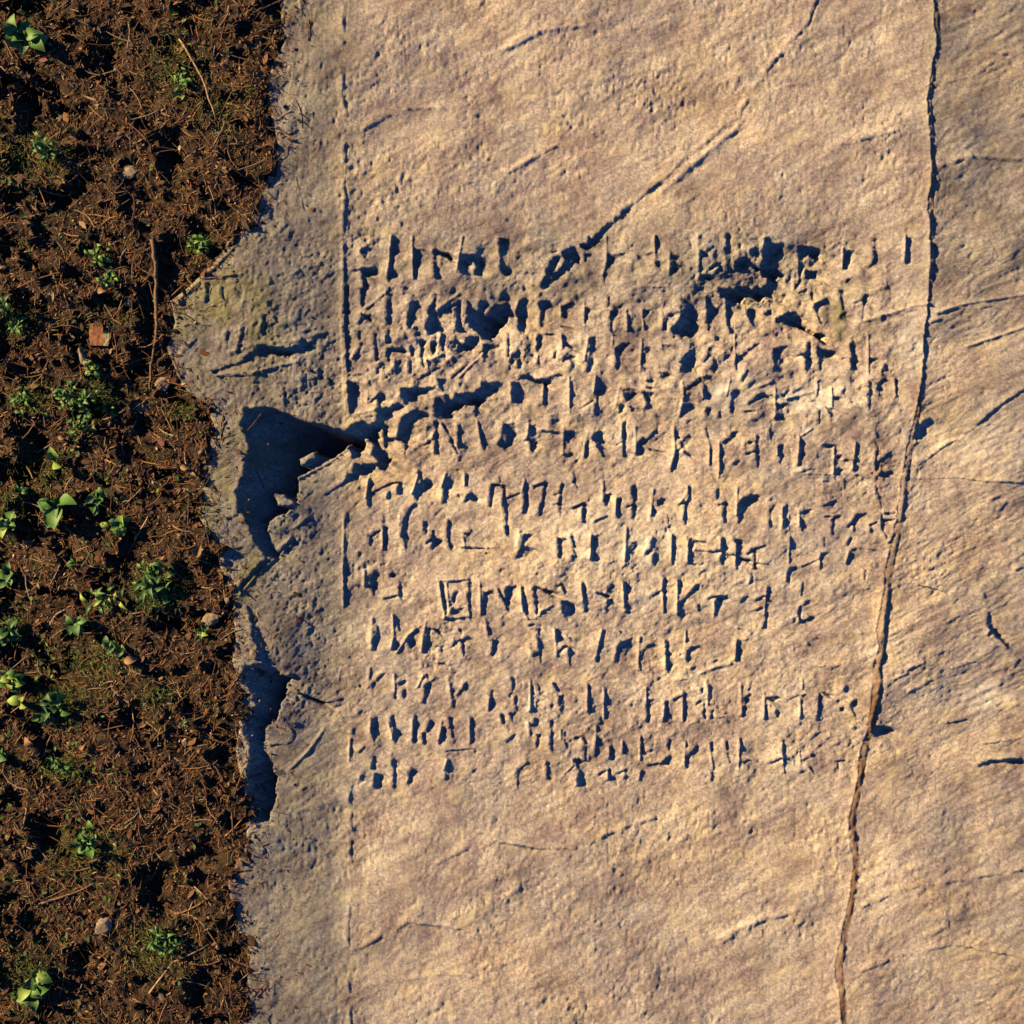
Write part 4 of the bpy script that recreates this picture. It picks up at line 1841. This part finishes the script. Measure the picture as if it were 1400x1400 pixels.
TWIGS = [
 ("long brown stick lying straight down the soil beside the dark hollow", [(213,331),(216,360),(217,400),(218,445),(213,475),(208,500),(206,535)], 0.017, 0.007, BARK, []),
 ("thin slanting twig running up above the brick, longest of the upper soil", [(33,397),(60,385),(88,376),(100,358),(117,335)], 0.006, 0.004, BARK, [[(88,376),(94,400),(99,425)]]),
 ("short pale twig lying level at the top left corner", [(27,349),(40,348),(51,346)], 0.005, 0.003, PALEBARK, []),
 ("pale curved twig below the green sprigs under the brick", [(128,574),(145,574),(160,569),(174,561)], 0.006, 0.004, PALEBARK, []),
 ("straight brown twig between the green sprigs and the brown stick", [(170,504),(185,495),(206,488)], 0.005, 0.004, BARK, []),
 ("bent pale twig in the lower middle of the soil, clear of leaves", [(73,852),(85,838),(100,829),(124,820)], 0.008, 0.005, PALEBARK, []),
 ("short hooked twig under the yellow-green leaves at lower left", [(64,964),(72,958),(76,948)], 0.005, 0.003, PALEBARK, []),
 ("long dark red twig at the bottom left corner, forked at its foot", [(14,1042),(17,1020),(25,1000),(35,984)], 0.005, 0.003, BARK, [[(17,1020),(22,1012)]]),
 ("thick brown stick reaching the rock hollow at the bottom right of the soil", [(265,996),(280,1002),(300,1012),(320,1018)], 0.011, 0.006, BARK, []),
 ("stout twig slanting below the leafy sprigs in the middle of the soil", [(187,738),(197,724),(208,706)], 0.008, 0.005, PALEBARK, []),
 ("pale twig entering from the left edge below the grey sprigs", [(-6,609),(10,611),(32,613)], 0.006, 0.004, PALEBARK, []),
 ("thin red-brown twig standing beside the dark pit near the left edge", [(101,593),(97,606),(93,620)], 0.005, 0.003, PALEBARK, []),
 ("long thin twig running down from the brick to the green sprigs", [(95,405),(102,430),(108,442),(122,424)], 0.006, 0.004, BARK, []),
 ("crossed twigs left of the green sprigs under the brick", [(50,528),(64,515),(73,494)], 0.006, 0.004, BARK, [[(73,494),(85,512)]]),
 ("pale twig slanting in from the lower left of the upper soil", [(-4,582),(10,570),(25,557)], 0.007, 0.004, PALEBARK, []),
 ("twig lying level across the dark gap above the brick", [(150,415),(170,418),(190,428)], 0.006, 0.004, BARK, []),
 ("straight thin twig lying across the rock corner at the top", [(276,383),(300,381),(325,377)], 0.004, 0.003, BARK, []),
 ("green-brown stalk slanting up in the lower soil centre", [(140,1060),(146,1040),(151,1022)], 0.004, 0.003, BARK, []),
 ("forked twig among the crumbs at the bottom of the soil", [(182,962),(187,985),(186,1000)], 0.005, 0.003, PALEBARK, []),
 ("slim twig under the lime leaf at the left", [(66,600),(80,588),(94,575)], 0.004, 0.003, BARK, []),
 ("curved brown stick lying above the photographed soil, near the top", [(60,150),(95,135),(130,110),(170,100)], 0.008, 0.004, BARK, []),
 ("pale stick slanting across the upmost soil beside the rock", [(250,60),(280,110),(300,170)], 0.009, 0.005, PALEBARK, []),
 ("brown stick slanting across the soil near the bottom edge", [(60,1230),(110,1215),(160,1190)], 0.009, 0.005, BARK, []),
 ("pale forked stick lying in the lowest soil by the rock", [(210,1350),(240,1310),(285,1290)], 0.008, 0.004, PALEBARK, [[(240,1310),(236,1280)]]),
]
for lab, pts, r0, r1, mat, forks in TWIGS:
    P3 = on_ground(pts, r0)
    if forks:
        e = empty("twig", P3[0]); loc = Vector(P3[0])
        tag(e, lab, "twig", "twigs lying on the soil")
        tube("stem", [tuple(Vector(p) - loc) for p in P3], r0, r1, mat, e)
        for f in forks: tube("side_shoot", [tuple(Vector(p) - loc) for p in on_ground(f, r1)], r1, r1 * 0.6, mat, e)
    else:
        o = tube("twig", P3, r0, r1, mat); tag(o, lab, "twig", "twigs lying on the soil")
# hair-thin twigs nobody could count
def small_twigs(n):
    Vs = []; Fs = []; cols = []; base = 0
    x, y = soil_points(n)
    for k in range(len(x)):
        a = random.uniform(0, math.pi); L = random.uniform(9, 42); m = 4; r = random.uniform(0.3, 0.95) * PXM
        bend = random.gauss(0, 0.15)
        cs = []
        for i in range(m):
            t = i / (m - 1) - 0.5
            px = x[k] + math.cos(a) * L * t - math.sin(a) * L * bend * t * t * 2; py = y[k] + math.sin(a) * L * t + math.cos(a) * L * bend * t * t * 2
            cs.append((px, py))
        cs = np.array(cs); z = gz_arr(cs[:, 0], cs[:, 1]); z = np.maximum(z, np.linspace(z[0], z[-1], m)) + r
        for i in range(m):
            wx, wy = W(*cs[i]); nx_, ny_ = -math.sin(a), -math.cos(a)
            Vs += [(wx + nx_ * r, wy + ny_ * r, z[i] - r * .4), (wx, wy, z[i] + r), (wx - nx_ * r, wy - ny_ * r, z[i] - r * .4)]
        for i in range(m - 1):
            b = base + i * 3
            Fs += [(b, b + 1, b + 4, b + 3), (b + 1, b + 2, b + 5, b + 4)]
        c = BROWNS[rng.choice(len(BROWNS), p=[.15, .15, .15, .2, .1, .12, .03, .1])] * random.uniform(0.8, 1.4)
        cols += [c] * (m * 3); base += m * 3
    return from_arrays("small_twigs", np.array(Vs), np.array(Fs), LITTER, attr=("tint", 'POINT', np.array(cols)))
tag(small_twigs(2600), "fine brown twiglets strewn over the soil", "twigs", kind="stuff")

# ---------------------------------------------------------------- brick, stones, dead leaves
def lump(name, px, py, w, h, thick, mat, seed=0, rz=0, sub=3, jag=0.18, tilt=(0, 0)):
    import bmesh
    bm = bmesh.new(); bmesh.ops.create_icosphere(bm, subdivisions=sub, radius=1)
    r = random.Random(seed)
    planes = [Vector((r.uniform(-1, 1), r.uniform(-1, 1), r.uniform(-.5, 1))).normalized() for _ in range(9)]
    for v in bm.verts:
        k = 1.0
        for p in planes:
            d = v.co.dot(p)
            if d > 0.62: k = min(k, 0.62 / d + 0.02)
        v.co *= k * (1 + r.uniform(-jag, jag) * 0.15)
    me = bpy.data.meshes.new(name)
    for v in bm.verts: v.co = Vector((v.co.x * w / 2, v.co.y * h / 2, v.co.z * thick / 2)) * 1.25
    bm.to_mesh(me); bm.free(); me.materials.append(mat)
    o = bpy.data.objects.new(name, me); C.objects.link(o)
    wx, wy = W(px, py); o.location = (wx, wy, ground_z(px, py) + thick * 0.3); o.rotation_euler = (tilt[0], tilt[1], rz)
    return o
# broken brick: a red face and a paler broken face meeting along an edge
def brick():
    import bmesh
    cxp, cyp = 141.0, 452.0
    z0 = ground_z(141, 480) - 0.01
    def P(x, y, z): return ((x - cxp) * PXM, (cyp - y) * PXM, z)
    vs = [P(125,430,.038), P(136,429,.043), P(146,438,.045), P(145,474,.041), P(127,474,.037),      # red face
          P(151,442,.041), P(157,450,.034), P(156,460,.034), P(151,475,.035)]
    low = [P(x + dx, y + dy, -0.03) for x, y, dx, dy in ((125,430,-1,-1),(136,429,0,-2),(151,442,2,-2),(157,450,2,-1),(156,460,2,1),(151,475,1,2),(127,474,-1,2))]
    n0 = len(vs); vs += low
    fs = [(0, 4, 3, 2, 1)]
    fs2 = [(2, 3, 8, 7), (2, 7, 6, 5)]
    sides = [(1, 2, n0 + 1), (2, 5, n0 + 2, n0 + 1), (5, 6, n0 + 3, n0 + 2), (6, 7, n0 + 4, n0 + 3), (7, 8, n0 + 5, n0 + 4), (8, 3, n0 + 6, n0 + 5), (3, 4, n0 + 6), (4, 0, n0, n0 + 6), (0, 1, n0 + 1, n0)]
    wx, wy = W(cxp, cyp)
    e = empty("broken_brick", (wx, wy, z0))
    def mk(name, faces, mat):
        me = bpy.data.meshes.new(name); me.from_pydata(vs, [], faces); me.update()
        bm = bmesh.new(); bm.from_mesh(me)
        bmesh.ops.delete(bm, geom=[v for v in bm.verts if not v.link_faces], context='VERTS')
        bmesh.ops.triangulate(bm, faces=bm.faces)
        bmesh.ops.subdivide_edges(bm, edges=bm.edges, cuts=3, use_grid_fill=True)
        r = random.Random(4)
        for v in bm.verts: v.co += Vector((0, 0, vnoise(np.array([v.co.x * 90]), np.array([v.co.y * 90]), 3)[0] * 0.0022))
        bmesh.ops.recalc_face_normals(bm, faces=bm.faces)
        bm.to_mesh(me); bm.free(); me.materials.append(mat)
        o = bpy.data.objects.new(name, me); C.objects.link(o); o.parent = e
        return o
    mk("red_face", fs + sides, BRICK)
    mk("broken_face", fs2, plain_material("broken_brick_core", (0.34, 0.24, 0.10), (0.50, 0.38, 0.18), 60))
    tag(e, "broken piece of red brick with a paler yellow broken side, lying in the soil", "brick")
brick()
STONES = [("small pale stone right of the brick's top, beside the dark hollow", 180, 413, .085, .055, .05, 1.0),
          ("narrow yellowish stone just below the brick", 118, 492, .05, .13, .04, 0.35),
          ("tan stone on the soil next to the rock, under the end of the brown stick", 223, 524, .12, .10, .05, 0.2),
          ("dark purplish stone below the tan stone at the foot of the brown stick", 193, 556, .11, .13, .05, 0.5),
          ("round pinkish stone near the rock's lower left edge", 292, 845, .13, .09, .05, 0.1),
          ("tiny white stone left of the rock's waist", 278, 619, .028, .03, .02, 0),
          ("white pebble by the rock just above its lower hollow", 315, 820, .03, .045, .025, 0.3),
          ("pale stone lump held in the upper end of the rock's lower hollow", 349, 893, .045, .06, .04, 0.3),
          ("small white stone at the corner of the slab under the diagonal crack", 247, 416, .04, .03, .02, 0.3),
          ("pale stone beside the thick stick at the bottom of the soil", 256, 1013, .05, .06, .03, 0.3),
          ("flat brown stone in the soil above the photographed stick", 180, 240, .12, .09, .04, 0.5),
          ("rounded brown stone in the soil near the bottom edge", 150, 1260, .14, .10, .05, 0.9)]
for k, (lab, x, y, w, h, t, rz) in enumerate(STONES):
    o = lump("stone", x, y, w, h, t, STONE, seed=20 + k, rz=rz); tag(o, lab, "stone", "loose stones in the soil")
def gravel(n):
    x, y = soil_points(n, spill=8); n = len(x)
    s = rng.uniform(0.8, 2.6, n) * PXM; z = gz_arr(x, y) + s * 0.3; wx, wy = (x - 700) * PXM, (700 - y) * PXM
    oct_ = np.array([(1, 0, 0), (0, 1, 0), (-1, 0, 0), (0, -1, 0), (0, 0, 1), (0, 0, -1)], float)
    sc3 = rng.uniform(0.6, 1.2, (n, 6, 1)); V = oct_[None] * sc3 * s[:, None, None] * 0.7 + np.stack([wx, wy, z], -1)[:, None]
    f = np.array([(0, 1, 4), (1, 2, 4), (2, 3, 4), (3, 0, 4), (1, 0, 5), (2, 1, 5), (3, 2, 5), (0, 3, 5)])
    b = (np.arange(n) * 6)[:, None, None]
    cols = np.array([(0.30, 0.22, 0.16), (0.16, 0.08, 0.045), (0.42, 0.36, 0.28), (0.10, 0.05, 0.03)])[rng.choice(4, n, p=[.25, .4, .08, .27])]
    return from_arrays("gravel", V.reshape(-1, 3), (b + f[None]).reshape(-1, 3), LITTER, attr=("tint", 'POINT', np.repeat(cols, 6, 0)))
tag(gravel(2200), "fine stones and crumbs of soil scattered on the bank", "gravel", kind="stuff")

def leaf_mesh(name, n=5, width=0.45, fold=0.12, curl=0.25):
    vs = []; fs = []
    for i in range(n + 1):
        t = i / n; w = width * math.sin(math.pi * min(1, t * 0.97 + 0.03)) ** 0.8 / 2 * (1.15 - 0.4 * t)
        z = curl * math.sin(t * math.pi) - 0.10 * t
        vs += [(t, -w, z + fold * w * 2), (t, 0, z), (t, w, z + fold * w * 2)]
    for i in range(n):
        b = i * 3
        fs += [(b, b + 3, b + 4, b + 1), (b + 1, b + 4, b + 5, b + 2)]
    me = bpy.data.meshes.new(name); me.from_pydata(vs, [], fs); me.update()
    for p in me.polygons: p.use_smooth = True
    return me
DEAD = [("orange dead leaf low in the middle of the soil, by the green-brown stalk", 121, 1016, 13, 0.9),
        ("orange-brown dead leaf lying against the rock edge under the lower diagonal crack", 276, 752, 20, 1.2),
        ("small yellow dead leaf right of the middle sprigs", 227, 760, 11, 0.8),
        ("rust-red dead leaf at the right of the green sprigs, near the rock", 258, 638, 16, 0.2),
        ("orange dead leaf right of the rusty one, nearer the rock", 268, 650, 12, 2.0),
        ("orange-brown dead leaf above the lime leaf near the left edge", 92, 598, 13, 0.1),
        ("pinkish dead leaf among twigs under the leafy sprigs at left", 60, 800, 10, 1.7),
        ("curled brown dead leaf above the brick", 145, 400, 16, 0.3),
        ("tan dead leaf near the top left corner", 8, 368, 18, 0.4),
        ("brown dead leaf below the sprigs near the bottom of the soil", 48, 1010, 18, 2.4),
        ("reddish dead leaf in the lower soil near the rock", 186, 900, 20, 0.2),
        ("brown upright dead leaf beside the brick's upper left", 80, 410, 15, 1.4)]
dl = leaf_mesh("dead_leaf", 5, 0.6, 0.3, 0.3); dl.materials.append(DEADLEAF)
for lab, x, y, L, rz in DEAD:
    o = bpy.data.objects.new("dead_leaf", dl); C.objects.link(o)
    wx, wy = W(x, y); s = L * PXM
    o.location = (wx - math.cos(rz) * s / 2, wy - math.sin(rz) * s / 2, ground_z(x, y) + 0.010); o.rotation_euler = (random.uniform(-.3, .3), -0.1, rz); o.scale = (s, s, s)
    tag(o, lab, "dead leaf", "dead leaves on the soil")

# ---------------------------------------------------------------- green plants
LEAF = []
for k, (wd_, cu) in enumerate(((0.5, 0.25), (0.75, 0.2), (0.32, 0.3))):
    for g in range(3):
        me = leaf_mesh("leaf", 6, wd_, 0.22, cu); me.materials.append(GREEN[g]); LEAF.append(me)
PLANTS = [  # label, px, py, spread, leaves, leaf length px, shape, greens, seed
 ("bright green sprig at the top of the soil, above the brick", 139, 352, 15, 16, 9, 0, (1, 2, 1)),
 ("small green sprig between the top sprig and the brown stick", 153, 382, 17, 15, 8, 0, (0, 1, 2)),
 ("green sprig close to the left edge in the upper soil", 34, 446, 11, 12, 10, 0, (0, 1, 1)),
 ("dark green sprig touching the left edge in the upper soil", 12, 424, 16, 12, 10, 0, (0, 0, 1)),
 ("yellow-tipped green sprig directly below the brick", 130, 508, 13, 18, 8, 0, (2, 1, 2)),
 ("widest leafy green cluster under the brick, above the pale curved twig", 112, 545, 32, 34, 9, 0, (1, 1, 0)),
 ("green cluster of small leaves right of the widest cluster under the brick", 148, 553, 14, 18, 8, 0, (1, 0, 1)),
 ("small green sprig left of the widest cluster under the brick", 38, 552, 14, 12, 9, 0, (1, 0, 1)),
 ("green sprig growing at the top beside the dark diagonal crack in the rock", 270, 337, 16, 16, 9, 0, (1, 1, 2)),
 ("dark leafy sprig below the pale curved twig", 122, 590, 22, 16, 7, 0, (0, 0, 1)),
 ("single lime-yellow leaf pair near the left edge", 79, 630, 7, 3, 15, 1, (2, 2, 2)),
 ("broad glossy bright green leaves beside the dark pit at left", 84, 687, 14, 6, 24, 1, (1, 1, 0)),
 ("sprig of small shiny leaves right of the broad glossy leaves", 142, 684, 13, 10, 10, 1, (1, 0, 1)),
 ("trailing sprig with pale green top leaf in the middle of the soil", 165, 718, 15, 13, 12, 1, (1, 0, 2)),
 ("pale sprig at the left edge above the broad leaves", 38, 678, 14, 9, 9, 2, (1, 0, 1)),
 ("low rosette on the left edge below the pale sprig", 14, 722, 15, 9, 13, 1, (1, 2, 0)),
 ("tiny single green leaf in the middle of the soil", 108, 767, 4, 3, 10, 1, (1, 1, 1)),
 ("dark green leaf cluster at the left edge beside the big dark hole", 15, 788, 12, 7, 16, 1, (0, 0, 1)),
 ("grassy green tuft beside the rock's waist in the lower soil", 213, 793, 26, 34, 16, 2, (0, 1, 0)),
 ("second, lower tuft of long leaves beneath the grassy tuft", 150, 815, 22, 18, 14, 2, (1, 2, 0)),
 ("dark green leaves by the left edge at the end of the bent twig", 22, 858, 16, 8, 17, 1, (0, 1, 0)),
 ("round green leaf pair just right of the bent twig", 106, 853, 11, 6, 15, 1, (1, 0, 1)),
 ("dark sprig right of the bent twig in the lower soil", 166, 882, 14, 10, 10, 1, (0, 1, 0)),
 ("small sprig near the rock in the lower soil", 275, 864, 10, 9, 9, 0, (1, 0, 2)),
 ("cluster of bright yellow-green leaves at the lower left edge", 21, 924, 19, 13, 15, 1, (2, 1, 2)),
 ("single bright lime leaf under the yellow-green cluster", 39, 955, 6, 3, 17, 1, (2, 2, 2)),
 ("spreading dark leaves right of the single lime leaf", 76, 962, 24, 14, 14, 1, (0, 0, 1)),
 ("lowest green sprig in the bottom left of the soil", 88, 1046, 22, 18, 9, 0, (0, 1, 0)),
 ("small sprig at the left edge near the bottom", 5, 1028, 11, 8, 12, 1, (0, 0, 1)),
 ("single dark green leaflet beside the thick stick at the bottom", 260, 985, 5, 4, 9, 0, (0, 1, 0)),
 ("green sprig in the soil far up near the top edge", 70, 210, 20, 16, 10, 0, (1, 0, 1)),
 ("leafy sprig by the rock in the uppermost soil", 250, 120, 20, 18, 10, 0, (1, 2, 0)),
 ("broad-leaved sprig in the top left corner", 40, 60, 20, 10, 18, 1, (1, 0, 1)),
 ("leafy sprig low in the soil under the photographed tufts", 130, 1140, 22, 16, 12, 1, (1, 0, 1)),
 ("green tuft in the lowest soil near the rock", 230, 1280, 22, 20, 12, 2, (0, 1, 1)),
 ("broad green leaves in the bottom left corner", 60, 1340, 20, 11, 17, 1, (1, 0, 2)),
]
STEM = plain_material("green_stem", (0.05, 0.07, 0.02), (0.10, 0.10, 0.03), 60)
for k, (lab, px, py, spread, n, L, shp, greens) in enumerate(PLANTS):
    if n > 4: n = int(n * 1.6)
    r = random.Random(100 + k)
    wx, wy = W(px, py); z0 = ground_z(px, py)
    e = empty("ground_plant", (wx, wy, z0)); tag(e, lab, "plant", "small green plants in the soil")
    stems = []
    for j in range(max(1, n // 5)):
        a = r.uniform(0, 2 * math.pi); d = spread * r.uniform(0.4, 1.0) * PXM
        end = (math.cos(a) * d, math.sin(a) * d, r.uniform(0.02, 0.05))
        stems.append(((0, 0, -0.01), (end[0] * .5, end[1] * .5, end[2] * 0.9), end))
        tube("stem", stems[-1], 0.0025, 0.0012, STEM, e, sides=4)
    for j in range(n):
        st = stems[j % len(stems)]; t = r.uniform(0.15, 1.0)
        base = Vector(st[0]).lerp(Vector(st[1]), t * 2) if t < .5 else Vector(st[1]).lerp(Vector(st[2]), t * 2 - 1)
        base += Vector((r.gauss(0, 1), r.gauss(0, 1), 0)) * spread * 0.22 * PXM
        base.z = max(base.z, 0.012) + r.uniform(0, 0.012)
        sz = L * PXM * r.uniform(0.75, 1.45)
        o = bpy.data.objects.new("leaf", LEAF[shp * 3 + r.choice(greens)]); C.objects.link(o); o.parent = e
        o.location = base; o.rotation_euler = (r.gauss(0, .35), r.gauss(-0.25, .3), r.uniform(0, 2 * math.pi)); o.scale = (sz, sz, sz)
